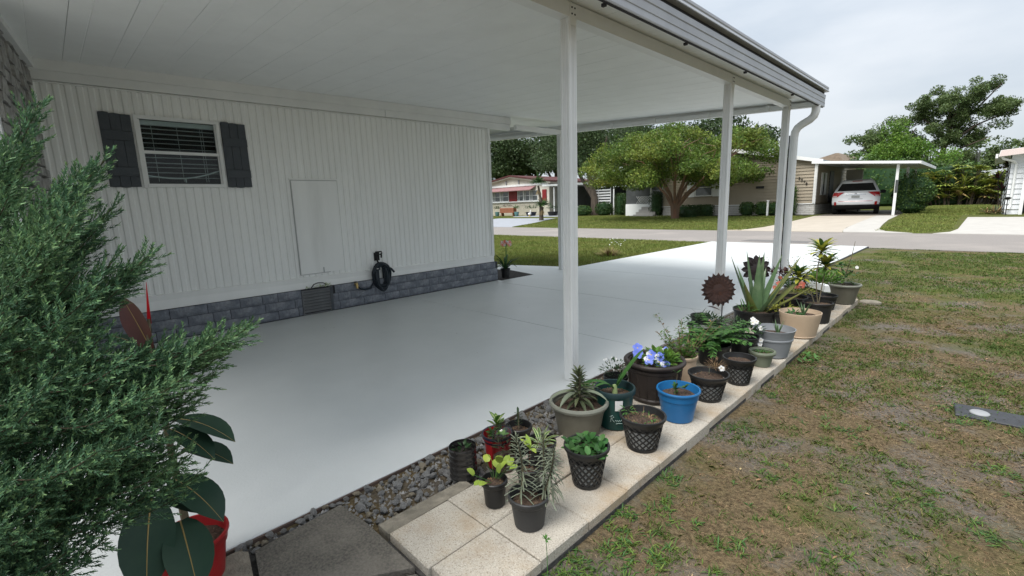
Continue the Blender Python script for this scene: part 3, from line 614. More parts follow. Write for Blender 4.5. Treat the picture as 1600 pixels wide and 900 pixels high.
for a, c in zip(ys_[:-1], ys_[1:]): cpart('beam', MB().bx(3.582, 3.657, a + .002, c - .002, 2.2915, 2.374), M['white'])
for Y in (2.402, 4.909, 6.755):
    b = MB(); b.bx(3.6575, 3.661, Y - .03, Y + .03, 2.25, 2.366)
    for zz in (2.31, 2.345):
        for dy in (-.014, .014): b.bx(3.661, 3.665, Y + dy - .004, Y + dy + .004, zz - .004, zz + .004, 1)
    cpart('bracket', b, [M['white'], M['gap']])
b = MB(); lof(b, hd(5.5, 2.384, 2.46, .045, .11), hd(6.66, 2.39, 2.468, .045, .11)); cpart('header_beam', b, M['white'])
def zl(Y): return 2.500 + .0165 * Y
def zroof(X, Y): return zl(Y) + (2.372 - zl(Y)) * (X + .06) / 4.01
Y = -1.52
while Y < 7.0:
    a, c = Y, min(Y + .297, 7.08); xl = XW - .03 if c < 5.4 else -2.6
    b = MB(); g1 = a + .105
    prof = [(a + .002, 0), (g1 - .004, 0), (g1 - .001, .003), (g1 + .001, .003), (g1 + .004, 0), (c - .002, 0), (c - .0008, .004), (c - .0008, .07), (a + .002, .07)]
    lof(b, [(xl, p, zroof(xl, a) + q) for p, q in prof], [(3.917, p, zroof(3.917, a) + q) for p, q in prof])
    cpart('roof_panel', b, M['ceiling']); Y += .297
cpart('roof_deck', MB().prism([(-2.6, -1.5, 2.65), (3.9, -1.5, 2.475), (3.9, 7.08, 2.475), (-2.6, 7.08, 2.72)], (0, 0, .015)), M['gutter'])
# front gutter (stepped profile), dark gap, drip flashing
gp = [(3.92, 2.283), (3.94, 2.283), (3.944, 2.292), (3.944, 2.318), (3.939, 2.322), (3.939, 2.328), (3.946, 2.333), (3.949, 2.372), (3.944, 2.376), (3.944, 2.381), (3.951, 2.386), (3.953, 2.425), (3.946, 2.425), (3.94, 2.30), (3.926, 2.29), (3.926, 2.385), (3.92, 2.385)]
cpart('gutter', MB().prism([(x, -1.5, z) for x, z in gp], (0, 8.62, 0)), M['gutter'])
cpart('gutter_lip', MB().bx(3.920, 3.934, -1.5, 7.11, 2.277, 2.2825), M['gap'])
cpart('gutter_shadow_gap', MB().bx(3.90, 3.930, -1.5, 7.14, 2.426, 2.462), M['gap'])
cpart('drip_flashing', MB().prism([(3.905, -1.5, 2.463), (3.976, -1.5, 2.463), (3.978, -1.5, 2.468), (3.966, -1.5, 2.494), (3.972, -1.5, 2.500), (3.972, -1.5, 2.518), (3.905, -1.5, 2.54)], (0, 8.66, 0)), M['gutter'])
cpart('gutter_end_cap', MB().bx(3.86, 3.946, 7.1205, 7.128, 2.285, 2.424), M['gutter'])
for Y in (-.5, .85, 2.35, 3.35, 4.5, 5.9): cpart('gutter_clip', MB().bx(3.895, 3.919, Y, Y + .02, 2.268, 2.284), M['gap'])
# rear fascia, slopes with the roof
def zf(X): return 2.29 + (3.94 - X) * .0475
b = MB()
for (z0, z1, y0, y1) in ((0, .045, 7.085, 7.105), (.048, .10, 7.085, 7.112), (.10, .125, 7.085, 7.095), (.128, .18, 7.085, 7.118)):
    lof(b, [(-2.7, y0, zf(-2.7) + z0), (-2.7, y1, zf(-2.7) + z0), (-2.7, y1, zf(-2.7) + z1), (-2.7, y0, zf(-2.7) + z1)], [(3.86, y0, zf(3.86) + z0), (3.86, y1, zf(3.86) + z0), (3.86, y1, zf(3.86) + z1), (3.86, y0, zf(3.86) + z1)])
cpart('rear_fascia', b, M['white'])
b = MB(); lof(b, [(-2.7, 7.03, zf(-2.7) - .002), (-2.7, 7.084, zf(-2.7) - .002), (-2.7, 7.084, zf(-2.7) + .06), (-2.7, 7.03, zf(-2.7) + .06)], [(3.86, 7.03, zf(3.86) - .002), (3.86, 7.084, zf(3.86) - .002), (3.86, 7.084, zf(3.86) + .06), (3.86, 7.03, zf(3.86) + .06)]); cpart('rear_channel', b, M['white'])
for X in (-.85, -.02, .85, 1.65, 2.5, 3.3): cpart('fascia_strap', MB().bx(X, X + .04, 7.015, 7.0295, zf(X) - .006, zf(X) + .075), M['white'])
# downspout with S bend
pts = [(3.90, 6.93, 2.29), (3.90, 6.93, 2.22), (3.885, 6.93, 2.17), (3.845, 6.93, 2.13), (3.76, 6.93, 2.085), (3.715, 6.93, 2.05), (3.69, 6.93, 2.00), (3.682, 6.93, 1.93), (3.68, 6.93, .22), (3.70, 6.95, .13), (3.76, 7.0, .075)]
cpart('downspout', MB().tube(pts, .048, 12), M['white'], True)
cpart('cable', MB().tube([(3.664, 6.80, 1.95), (3.664, 6.80, .03)], .007, 6), M['iron'])
t = thing('downspout_extension', 'white downspout extension lying on the grass behind the pots', 'drain pipe', (3.80, 7.28, .0))
part('pipe', MB().tube([(-.02, -.22, .06), (.07, -.15, .05), (.36, -.42, .045), (.42, -.5, .04)], .055, 4, sq=True), M['white'], t)
t = thing('splash_stone', 'flat grey rounded stone at the far end of the paver row', 'stone', (4.70, 6.42, -.02))
part('stone', MB().lathe([(.13, .0), (.125, .025), (.105, .034), (.05, .036), (.001, .036)], 18), M['curb'], t, True, scale=(.8, .7, .9))
# ================================================================ HOSE, VALVE
t = thing('hose_hanger', 'black plastic hose hook fixed to the ribbed white wall', 'hook', (XW, 2.985, .60))
b = MB(); b.tube([(.035, -.035, .055), (.035, .05, .055), (.037, .055, .035), (.037, .05, .02), (.035, -.02, .02), (.035, -.035, .03), (.035, -.035, .055)], .008, 6); part('handle', b, M['iron'], t, True)
b = MB(); b.tube([(.012, -.02, .03), (.02, -.02, -.03), (.06, -.02, -.085), (.10, .03, -.13), (.11, .06, -.12)], .012, 8); b.tube([(.035, .045, .03), (.045, .04, 0), (.055, .03, -.02)], .011, 6); part('hook', b, M['iron'], t, True)
part('back_plate', MB().bx(.001, .012, -.045, .03, -.06, .045), M['iron'], t)
t = thing('garden_hose', 'dark navy coiled hose hanging from the black hook on the white wall', 'hose', (XW + .06, 2.99, .46))
b = MB()
for k in range(13):
    s_ = -1 if k % 2 else 1; o = random.uniform(-.012, .012); w_ = .042 + .0075 * k; z0 = -.33 + .02 * (k % 3) + random.uniform(-.01, .01)
    pts = []
    for i in range(25):
        a = 2 * math.pi * i / 24
        yy = w_ * math.sin(a) * (1 + .25 * math.sin(a) * s_ * .2); zz = -.10 + (.115 + .003 * k) * math.cos(a) if math.cos(a) > 0 else -.10 + (abs(z0 + .10) - .004 * k) * math.cos(a)
        pts.append((o + .01 * math.sin(3 * a + k) + .012 * (k % 4), yy, zz))
    b.tube(pts, .0135, 7, caps=False)
part('coil', b, M['hose'], t, True)
b = MB(); b.tube([(.03, .02, .0), (.05, .07, -.005), (.05, .13, -.04), (.045, .17, -.085)], .014, 8); b.tube([(.03, -.03, -.02), (.055, -.07, -.035), (.05, -.10, -.03)], .014, 8); part('loose_end', b, M['hose'], t, True)
part('end_fitting', MB().tube([(.05, -.085, -.018), (.05, -.06, -.014)], .013, 8), M['chrome'], t, True)
b = MB(); b.tube([(.0, -.09, -.12), (.0, -.12, -.20), (.02, -.17, -.255), (.03, -.25, -.265), (.02, -.31, -.245), (-.01, -.335, -.215)], .012, 8); part('feed', b, M['hose'], t, True)
part('coupling', MB().tube([(-.01, -.335, -.22), (-.015, -.345, -.165)], .016, 10), M['brass'], t, True)
t = thing('hose_tap', 'small brass tap above the grey skirt vent', 'tap', (-.02, 2.60, .27))
b = MB(); b.tube([(0, .02, .02), (.06, .02, .0), (.075, .02, -.04)], .014, 8); part('spout', b, M['brass'], t, True)
part('handle', MB().tube([(.03, 0, .04), (.03, .04, .04)], .007, 6), M['iron'], t)
t = thing('leaf_debris', 'dry yellowed scraps with a bent twig lying on top of the skirt vent', 'debris', (-.01, 2.14, .30))
b = MB()
for k in range(26): b.leaf((random.uniform(-.02, .012), random.uniform(-.15, .16), random.uniform(0, .022)), (random.uniform(-.4, 1), random.uniform(-1, 1), random.uniform(0, .6)), .05, .02, .5, 2)
part('scraps', b, M['lf_var'], t)
part('twig', MB().tube([(0, -.06, .01), (.01, -.03, .05), (.01, .02, .062), (.01, .08, .055), (.01, .12, .03)], .006, 5), M['gap'], t)

b = MB()
for k in range(46): b.leaf((random.uniform(.15, 3.6), random.uniform(.6, 9.5), .002), (random.gauss(0, 1), random.gauss(0, 1), .05), random.uniform(.008, .022), .006, .2, 2, .3, mi=k % 2)
part('floor_litter', b, [M['deadleaf'], M['lf_dry']], None, kind='stuff')
# ================================================================ POTS AND PLANTS
Z0 = .042
def ptprof(R, B, Hh, rim=.012, th=.006, lip=.0):
    return [(B * .9, 0), (B, .003), (B + (R - rim * .6 - B) * .86, Hh - .025), (R - rim * .4, Hh - .024), (R, Hh - .018), (R, Hh - .003), (R - .003, Hh), (R - th, Hh), (R - th - .002, Hh - .03), (B * .95, Hh * .35)]
def pot_plain(t, R, B, Hh, m, rib=0, n=32, band=None):
    part('pot', MB().lathe(ptprof(R, B, Hh), n, rib=rib), m, t, True)
    if band:
        part('rim', MB().lathe([(R - .010, Hh - .02), (R + .004, Hh - .018), (R + .008, Hh - .006), (R + .004, Hh + .004), (R - .008, Hh + .004), (R - .012, Hh - .01)], n), band, t, True)
def pot_lattice(t, R, B, Hh):
    Rb, rb = R - .004, B
    part('liner', MB().lathe([(rb - .005, .002), (Rb - .016, Hh - .032), (Rb - .02, Hh - .032), (rb - .01, .05)], 28), M['liner'], t, True)
    b = MB(); n = 16; z0, z1 = .012, Hh - .03
    for s in (1, -1):
        for k in range(n):
            v = []
            for i in range(7):
                q = i / 6; a = 2 * math.pi * (k / n + s * q * 4.0 / n); z = z0 + (z1 - z0) * q; r = rb + (Rb - rb) * (z / Hh)
                for wd, dr in ((-.5, -.004), (-.5, .001), (.5, .001), (.5, -.004)):
                    aa = a + wd * .0085 / max(r, .03); v.append(((r + dr) * math.cos(aa), (r + dr) * math.sin(aa), z))
            b.add(v, [(i * 4 + j, i * 4 + (j + 1) % 4, i * 4 + 4 + (j + 1) % 4, i * 4 + 4 + j) for i in range(6) for j in range(3)])
    part('lattice', b, M['black'], t)
    b = MB(); rz = lambda z: rb + (Rb - rb) * (z / Hh)
    b.lathe([(rb * .9, 0), (rb + .001, 0), (rz(.014) + .002, .014), (rz(.014) - .006, .014), (rb * .85, .004)], 28)
    part('base_ring', b, M['black'], t, True); b = MB()
    b.lathe([(rz(z1) - .006, z1), (rz(z1) + .002, z1), (R - .001, Hh - .012), (R + .003, Hh - .010), (R + .003, Hh), (R - .006, Hh), (R - .010, Hh - .03), (rz(Hh * .55) - .012, Hh * .55)], 28); part('rim', b, M['black'], t, True)
def soil(t, R, Hh, B, dz=.03):
    r = (B + (R - B) * (Hh - dz) / Hh) - .010; part('soil', MB().disc(r, Hh - dz, 24, jit=.006), M['soil'], t)
    b = MB()
    for k in range(40):
        a, q = random.random() * 6.3, r * math.sqrt(random.random()) * .95; s = random.uniform(.002, .006)
        x, y = q * math.cos(a), q * math.sin(a); b.add([(x - s, y, Hh - dz), (x + s, y - s, Hh - dz), (x, y + s * 1.4, Hh - dz), (x, y, Hh - dz + s * 1.5)], [(0, 1, 3), (1, 2, 3), (2, 0, 3)])
    part('bark_chips', b, M['lf_dry'], t, kind='stuff')
    return Hh - dz
def rd(up=.4): return Vector((random.gauss(0, 1), random.gauss(0, 1), up + random.random() * .6)).normalized()
def bush(b, c, rad, n, L, W, mi=0, up=.3, droop=.5, segs=2):
    for k in range(n):
        d = rd(up); p = Vector(c) + Vector((d.x * rad[0], d.y * rad[1], d.z * rad[2])) * random.uniform(.25, 1) ** .6
        b.leaf(p, d + rd(0) * .6, L * random.uniform(.6, 1.3), W * random.uniform(.7, 1.2), droop, segs, .15, mi=mi)
PL = 'plant pots along the paver row'
def pp(label, x, y, z=Z0, rz=None, cat='potted plant'): return thing('potted_plant', label, cat, (x, y, z), random.uniform(0, 6.28) if rz is None else rz, PL)
def wd(t, v):                                               # world offset -> local of a turned pot
    a = -t.rotation_euler.z; return Vector((v[0] * math.cos(a) - v[1] * math.sin(a), v[0] * math.sin(a) + v[1] * math.cos(a), v[2]))
RT = Vector((.7026, .7115, 0)); FW = Vector((-.7156, .6986, 0))   # across and away from the viewer
# --- front black ribbed pot with two chandelier plants
t = pp('black ribbed pot with two spiky grey-green chandelier plants, nearest pot on the pavers', 4.451, 1.095, rz=0)
pot_plain(t, .075, .054, .122, M['blackrib'], .018, 56); zz = soil(t, .075, .122, .054)
b = MB(); s = MB()
def chandelier(base, top, bend, Rl, n, dr):
    base = Vector(base); top = Vector(top); pts = [base.lerp(top, i / 8) + Vector(bend) * math.sin(math.pi * i / 8) for i in range(9)]
    s.tube(pts, [.0042 - .0025 * i / 8 for i in range(9)], 6)
    for k in range(n):
        q = .12 + .88 * (k / n) ** .9; i = min(7, int(q * 8)); p = pts[i].lerp(pts[i + 1], q * 8 - i)
        for j in range(3):
            a = k * 1.1 + j * 2.094 + random.uniform(-.2, .2); L = Rl * (1.15 - .72 * q) * random.uniform(.8, 1.15)
            d = Vector((math.cos(a), math.sin(a), .05 + .75 * q ** 2 - .25 * (1 - q)))
            b.leaf(p, d, L, .0062, dr, 3, .5, prof=lambda t_: .9 - .25 * t_)
    for j in range(10): b.leaf(pts[-1] + Vector((0, 0, -.004)), rd(1.2), .020, .005, .1, 2, .4)
def at_l(px, fw_, z): return RT * px + FW * fw_ + Vector((0, 0, z))
chandelier(at_l(-.035, 0, zz), at_l(-.040, .03, zz + .235), at_l(.018, 0, 0), .070, 26, .55)
chandelier(at_l(.045, .0, zz), at_l(.095, .01, zz + .19), at_l(.012, 0, .01), .066, 22, .9)
chandelier(at_l(.06, .02, zz), at_l(.06, .05, zz + .235), at_l(.0, 0, .01), .06, 22, .6)
for k in range(22): d = rd(-.7); b.leaf(at_l(.085, .0, zz + .03 + .09 * random.random()), (d + RT * .7 + Vector((0, 0, -.5))), .075, .006, .9, 3, .4)
part('stem', s, M['stem'], t, True); part('foliage', b, M['lf_grey'], t)
# --- small black pot with lime leaves
t = pp('small black nursery pot with round lime-green leaves, left of the ribbed black pot', 4.272, 1.087)
pot_plain(t, .053, .039, .108, M['black']); zz = soil(t, .053, .108, .039, .02)
b = MB()
for k in range(13):
    d = rd(.9); p = d * .035 + Vector((0, 0, zz)); q = p + d * random.uniform(.02, .055); b.tube([p * .6 + Vector((0, 0, zz * .4)), q], .0014, 4, 1); b.leaf(q, d + rd(0) * .5, .038, .032, .9, 4, .15, prof=lambda u: math.sin(math.pi * min(1, u * .9 + .1)) ** .55)
part('foliage', b, [M['lf_lime'], M['lf_mid']], t)
# --- cut smoky bottle
t = thing('bottle_planter', 'cut smoky plastic bottle with ribbed sides used as a seedling pot on the gravel', 'planter', (3.995, 1.15, .02))
pr = []
for k in range(26): z = .14 * k / 25; pr.append((.061 + .0014 * math.sin(k * 1.57 * .9), z))
part('bottle', MB().lathe([(.0, .001), (.055, .001)] + pr, 40), M['bottlegrey'], t, True)
part('soil', MB().lathe([(.001, .004), (.054, .004), (.0575, .02), (.0575, .105), (.03, .112), (.001, .114)], 24), mat('dark_wet_soil', (.012, .009, .008), (.03, .022, .018), 60, .8, .8, 90), t, True)
b = MB(); bush(b, (0, 0, .115), (.035, .035, .03), 16, .028, .02); part('foliage', b, M['lf_dark'], t)
# --- clear bottle
t = thing('clear_bottle_planter', 'clear plastic bottle dome over a seedling, between the red pot and the lime-leaved pot', 'planter', (4.118, 1.285, .04))
part('bottle', MB().lathe([(.05, 0), (.052, .003), (.052, .13), (.05, .17), (.042, .195), (.030, .207), (.012, .212), (.001, .212)], 28), M['bottleclear'], t, True)
part('soil', MB().lathe([(.001, .003), (.047, .003), (.048, .06), (.02, .075), (.001, .077)], 20), M['soil'], t)
b = MB(); bush(b, (0, 0, .08), (.035, .035, .06), 26, .03, .012); part('foliage', b, M['lf_olive'], t)
b = MB(); [b.leaf((0, 0, .16), rd(.3), .035, .018, .6, 3) for k in range(7)]; part('shoot', b, M['lf_bright'], t)
# --- red pot
t = pp('bright red pot with navy inner rim and a pale variegated plant, beside the gravel', 4.035, 1.325, .01)
pot_plain(t, .070, .052, .158, M['red']); part('inner_rim', MB().lathe([(.0635, .125), (.0645, .158), (.071, .1615), (.073, .154), (.0715, .148)], 32), M['navy'], t, True); zz = soil(t, .068, .158, .052, .035)
b = MB(); bush(b, (0, 0, zz + .01), (.045, .045, .035), 34, .032, .019, 0)
b.tube([(0, 0, zz), (.005, 0, zz + .09)], .004, 6, 2)
for k in range(9):
    a = k * 2.4; d = Vector((math.cos(a), math.sin(a), .9 + .1 * k)); b.leaf((.005, 0, zz + .055 + .005 * k), d, .06, .024, .6, 5, .2, mi=1); b.leaf((.005, 0, zz + .0565 + .005 * k), d, .052, .010, .6, 5, .2, mi=3)
part('foliage', b, [M['lf_mid'], M['lf_bright'], M['stem'], M['lf_var']], t)
# --- black pot behind red
t = pp('black pot holding one dark glossy sprig, behind the bright red pot', 4.03, 1.47, .01)
pot_plain(t, .065, .049, .140, M['black']); zz = soil(t, .065, .14, .049, .03)
b = MB(); b.tube([(0, 0, zz), (.01, 0, zz + .09)], .003, 6, 1)
for k in range(16): a = k * 2.1; b.leaf((.008, 0, zz + .015 + .005 * k), (math.cos(a), math.sin(a), .9), .032, .013, .3, 3, .3)
part('foliage', b, [M['lf_dark'], M['stem']], t)
# --- black pot with white striped spider leaves
t = pp('black pot with arching cream-striped leaves, behind the spiky ribbed pot', 4.235, 1.40, rz=0)
pot_plain(t, .071, .053, .128, M['black']); zz = soil(t, .071, .128, .053, .02)
b = MB()
for k in range(13):
    a = k * 2.4; d = Vector((math.cos(a), math.sin(a), random.uniform(.6, 1.6))); L = random.uniform(.07, .12)
    b.leaf((.01 * math.cos(a), .01 * math.sin(a), zz), d, L, .016, 1.3, 6, .2, mi=0); b.leaf((.01 * math.cos(a), .01 * math.sin(a), zz + .0015), d, L * .97, .006, 1.3, 6, .2, mi=1)
b.leaf((0, 0, zz), RT * .35 + Vector((0, 0, 1)), .105, .024, .3, 6, .2, mi=0)
part('foliage', b, [M['lf_var'], M['lf_mid']], t)
t = pp('thin maroon-stemmed cutting in a small black pot, behind the lime-leaved pot', 4.30, 1.255)
pot_plain(t, .055, .042, .10, M['black']); zz = soil(t, .055, .10, .042)
b = MB(); b.tube([(0, 0, zz), (.01, .005, zz + .1)], .003, 5, 1); [b.leaf((.01, .005, zz + .1), rd(.9), .06, .022, .6, 4, .2) for k in range(4)]; part('foliage', b, [M['lf_lime'], M['lf_maroon']], t)
# --- lattice pot with jade
t = pp('black lattice pot packed with glossy jade leaves, right of the spiky ribbed pot', 4.451, 1.448)
pot_lattice(t, .093, .058, .17); zz = soil(t, .093, .17, .058)
b = MB()
for k in range(85):
    a = random.random() * 6.3; q = .08 * math.sqrt(random.random()); p = Vector((q * math.cos(a), q * math.sin(a), zz + random.uniform(.0, .05) * (1.2 - q * 6)))
    b.leaf(p, rd(.5), .036, .025, .5, 4, .12, prof=lambda u: math.sin(math.pi * min(1, u * .85 + .12)) ** .6)
part('foliage', b, M['lf_jade'], t)
# --- big olive pot
t = pp('large olive pot with pale rolled rim and a leafy mother-of-thousands stalk', 4.142, 1.80, .0, rz=0)
pot_plain(t, .146, .102, .20, M['olive'], band=M['oliverim']); zz = soil(t, .146, .20, .102, .035)
b = MB(); s = MB(); s.tube([(0, 0, zz), (.005, 0, zz + .10), (0, .005, zz + .19)], [.009, .007, .004], 8)
for k in range(26):
    q = k / 26
    for j in range(2 + (k % 2)):
        a = k * 1.3 + j * 2.2; L = .125 * (1 - .62 * q) if q < .25 else .075 * (1.15 - .55 * q)
        b.leaf((0, 0, zz + .03 + .165 * q), (math.cos(a), math.sin(a), .15 + 1.0 * q), L, .020 * (1 - .35 * q), 1.1 * (1 - q) + .1, 5, .35)
part('stem', s, M['stem'], t, True); part('foliage', b, M['lf_olive'], t)
b = MB()
for (px, pz, fwd) in ((-.10, -.035, -.10), (.11, .0, -.06), (-.14, .03, -.02), (.12, .01, .05)):
    b.leaf((0, 0, zz + .07), RT * px + FW * fwd + Vector((0, 0, .07)), .17, .030, 1.5, 7, .35)
part('drooping_leaf', b, M['lf_grey'], t)
# --- green pot with label
t = pp('dark green nursery pot with a white tag and long strap leaves', 4.244, 1.975, rz=0)
pot_plain(t, .104, .086, .205, M['green']); part('rim', MB().lathe([(.098, .178), (.106, .18), (.1075, .20), (.103, .208), (.096, .206), (.094, .17)], 32), mat('green_black_rim', (.012, .03, .032), rough=.4), t, True); zz = soil(t, .10, .205, .086, .04)
vdir = Vector((5.52 - 4.244, -1.975, 0)).normalized(); side = Vector((-vdir.y, vdir.x, 0)); a0 = math.atan2(vdir.y, vdir.x)
def wrap(a, z, r): return (r * math.cos(a0 + a), r * math.sin(a0 + a), z)
def rr_(z): return .086 + (.0968 - .086) * (z / .18) + .0012
b = MB(); [b.quad(wrap(.02 + .1 * k, .112 + .0, rr_(.105) + .002), wrap(.12 + .1 * k, .112, rr_(.105) + .002), wrap(.12 + .1 * k, .168, rr_(.168) + .002), wrap(.02 + .1 * k, .168, rr_(.168) + .002)) for k in range(4)]
b.v = [tuple(v) for v in b.v]; part('tag', b, M['label'], t)
b = MB()                                                    # worn pale script: a capital R and a flourish
def pen(pts, r=.0016): b.tube([wrap(.12 + x / .09, .05 + y, rr_(.05 + y) + .001) for x, y in pts], r, 4)
pen([(-.030, 0), (-.027, .034)]); pen([(-.034, .028), (-.020, .036), (-.014, .028), (-.026, .018), (-.012, 0)])
pen([(-.008, .006), (-.004, .012), (0, .002), (.005, .011), (.009, .002), (.014, .012), (.018, .003), (.024, .010), (.032, .006)]); pen([(-.004, -.010), (.012, -.007), (.028, -.009)], .001)
part('lettering', b, M['script'], t)
s1 = MB(); s1.tube([(0, 0, zz - .005), (.0, 0, zz + .05)], [.016, .011], 8); part('bulb_base', s1, M['lf_var'], t, True)
for (px, fwd, up, L, W, dr) in ((.75, .1, 1.25, .27, .040, .35), (-.75, .0, .75, .20, .036, 1.5), (-.55, -.3, .8, .15, .026, 1.5), (.3, -.1, 1.2, .11, .022, .4)):
    b = MB(); b.leaf((0, 0, zz + .02), RT * px + FW * fwd + Vector((0, 0, up)), L, W, dr, 9, .35, prof=lambda u: min(1, .45 + u * 1.6) * (1 - u ** 5) ** .7); part('strap_leaf', b, M['lf_mid'], t)
# --- lattice pot 2
t = pp('black lattice pot of bark with sparse weeds, standing in front of the dark green pot', 4.471, 1.863)
pot_lattice(t, .106, .070, .162); zz = soil(t, .106, .162, .07)
b = MB()
for k in range(70): a = random.random() * 6.3; q = .085 * math.sqrt(random.random()); b.leaf((q * math.cos(a), q * math.sin(a), zz), rd(.4), .022, .007, .5, 2, mi=k % 2)
for k in range(14): d = rd(.1); b.leaf(at_l(.08, 0, zz + .02) + d * .02, d, .035, .008, .8, 3, mi=0)
for k in range(7): d = rd(.8); b.leaf((d.x * .05, d.y * .05, zz), d, .07, .002, .6, 3, mi=1)
part('foliage', b, [M['lf_fern'], M['lf_dry']], t)
# --- dark brown big pot with pansies
t = pp('big dark brown pot with thick rolled rim full of blue pansies', 4.224, 2.427)
b = MB(); b.lathe([(.12, 0), (.136, .004), (.140, .02), (.134, .028), (.150, .12), (.155, .18), (.160, .184), (.161, .20), (.155, .203), (.16, .222), (.14, .222), (.136, .15)], 40); part('pot', b, M['brown'], t, True)
for k in range(18): a = k * 2 * math.pi / 18; part('rib', MB().tube([(.1405 * math.cos(a), .1405 * math.sin(a), .03), (.1545 * math.cos(a), .1545 * math.sin(a), .175)], .0035, 4), M['brown'], t)
b = MB(); tor = []
for k in range(37):
    a = 2 * math.pi * k / 36; tor.append((.165 * math.cos(a), .165 * math.sin(a), .226))
b.tube(tor, .014, 10, caps=False); part('rim', b, M['brown'], t, True); zz = soil(t, .155, .23, .14, .03)
b = MB(); bush(b, RT * -.02 + Vector((0, 0, zz + .01)), (.12, .12, .07), 250, .042, .024); part('foliage', b, [M['lf_bright']], t)
def flower(t, c, n_, mats, r, cen=True, pet=5):
    f = part('flower', MB().disc(r * .16, .001, 8), M['f_yel'], t, loc=c)
    d = Vector(n_).normalized(); f.rotation_euler = d.to_track_quat('Z', 'Y').to_euler()
    for k in range(pet):
        a = 2 * math.pi * k / pet + .3; pb = MB(); pb.leaf((0, 0, 0), (math.cos(a), math.sin(a), .25), r, r * 1.0, .5, 3, .1, prof=lambda u: math.sin(math.pi * min(1, u * .8 + .12)) ** .7)
        part('petal', pb, mats[k % len(mats)], f)
for (px, fwd, z) in ((-.105, -.02, .075), (-.085, .06, .085), (-.03, -.03, .07), (.015, -.05, .06), (.0, -.085, .045), (.075, .03, .065), (-.06, -.09, .06), (.03, -.10, .03)):
    flower(t, wd(t, at_l(px, fwd, zz + z)), wd(t, Vector((5.5 - 4.2, -2.4, 1.0)) + rd(0) * .9), [M['f_blue'], M['f_blue'], M['f_white']] if px > -.07 else [M['f_blue']], .031)
# --- pot behind with white blooms
t = pp('small dark pot of fine white blooms tucked behind the strap-leaved green pot', 4.02, 2.33, .0)
pot_plain(t, .075, .06, .15, M['black']); b = MB(); bush(b, (0, 0, .15), (.09, .09, .10), 150, .026, .009); part('foliage', b, M['lf_dark'], t)
b = MB(); bush(b, (0, 0, .20), (.09, .09, .07), 46, .012, .012); part('blossom', b, M['f_white'], t)
t = pp('low dark pot of loose trailing herbs between the olive pot and the slab', 3.985, 2.05, .0)
pot_plain(t, .062, .05, .13, M['black']); b = MB(); bush(b, (0, 0, .13), (.075, .075, .075), 90, .026, .011); part('foliage', b, M['lf_fern'], t)
# --- blue pot
t = pp('bright blue pot with two tiny seedlings, at the edge of the pavers', 4.458, 2.254, rz=0)
part('pot', MB().lathe([(.07, 0), (.079, .003), (.099, .118), (.103, .120), (.106, .152), (.112, .155), (.114, .163), (.111, .169), (.104, .168), (.099, .13), (.09, .10)], 40), M['blue'], t, True); zz = soil(t, .103, .162, .079, .03)
b = MB(); s = MB()
for (px, h_) in ((-.02, .05), (-.016, .12), (.03, .055)):
    s.tube([at_l(px, -.01, zz), at_l(px + .004, -.01, zz + h_)], .0016, 5)
    for k in range(7): b.leaf(at_l(px, -.01, zz + h_ * random.uniform(.5, 1) if h_ < .1 else zz + .05 * random.random()), rd(.3), .028, .017, .4, 3)
b.leaf(at_l(-.014, -.01, zz + .125), (.5, .5, .6), .03, .012, .3, 3); b.leaf(at_l(-.014, -.01, zz + .125), (-.5, -.5, .6), .03, .012, .3, 3)
part('stem', s, M['stem'], t); part('foliage', b, M['lf_mid'], t)
# --- tan pot with straggly herb
t = pp('tan pot with a straggly seeding herb, behind the bright blue pot', 4.233, 2.785)
pot_plain(t, .091, .073, .172, M['tan']); zz = soil(t, .091, .172, .073)
b = MB(); s = MB()
for k in range(15):
    d = rd(1.5); h_ = random.uniform(.14, .33); p = Vector((d.x * .05, d.y * .05, zz)); q = p + d * h_; s.tube([p, p.lerp(q, .5) + rd(0) * .008, q], .0016, 4)
    for j in range(34): e = rd(.1); b.leaf(p.lerp(q, random.uniform(.3, 1)) + e * .01, e,   .024 * random.uniform(.6, 1.5), .013, .5, 2, mi=(0 if random.random() < .55 else (1 if random.random() < .6 else 2)))
bush(b, (0, 0, zz + .01), (.075, .075, .06), 70, .034, .02, 0)
part('stem', s, M['lf_dry'], t); part('foliage', b, [M['lf_bright'], M['lf_mid'], M['lf_dry']], t)
# --- lattice pot 3 dead fluff
t = pp('black lattice pot with dried brown fern and one white bloom, right of the blue pot', 4.473, 2.605, rz=0)
pot_lattice(t, .112, .072, .157); zz = soil(t, .112, .157, .072)
b = MB()
for k in range(260): d = rd(.2); b.leaf(at_l(.045, .02, zz + .05) + d * .055 * random.random(), d, .028, .002, .6, 2)
part('dry_fern', b, M['lf_dry'], t); flower(t, at_l(.06, -.03, zz + .065), (1, -.8, .8), [M['f_white']], .018)
b = MB(); [b.leaf((random.uniform(-.05, .0), random.uniform(-.05, .05), zz), rd(.9), .06, .003, .5, 3) for k in range(5)]; part('grass_blades', b, M['lf_grey'], t)
# --- lattice pot 4
t = pp('black lattice pot of bare bark chips, left of the small sage-green pot', 4.516, 2.965)
pot_lattice(t, .096, .063, .170); zz = soil(t, .096, .17, .063)
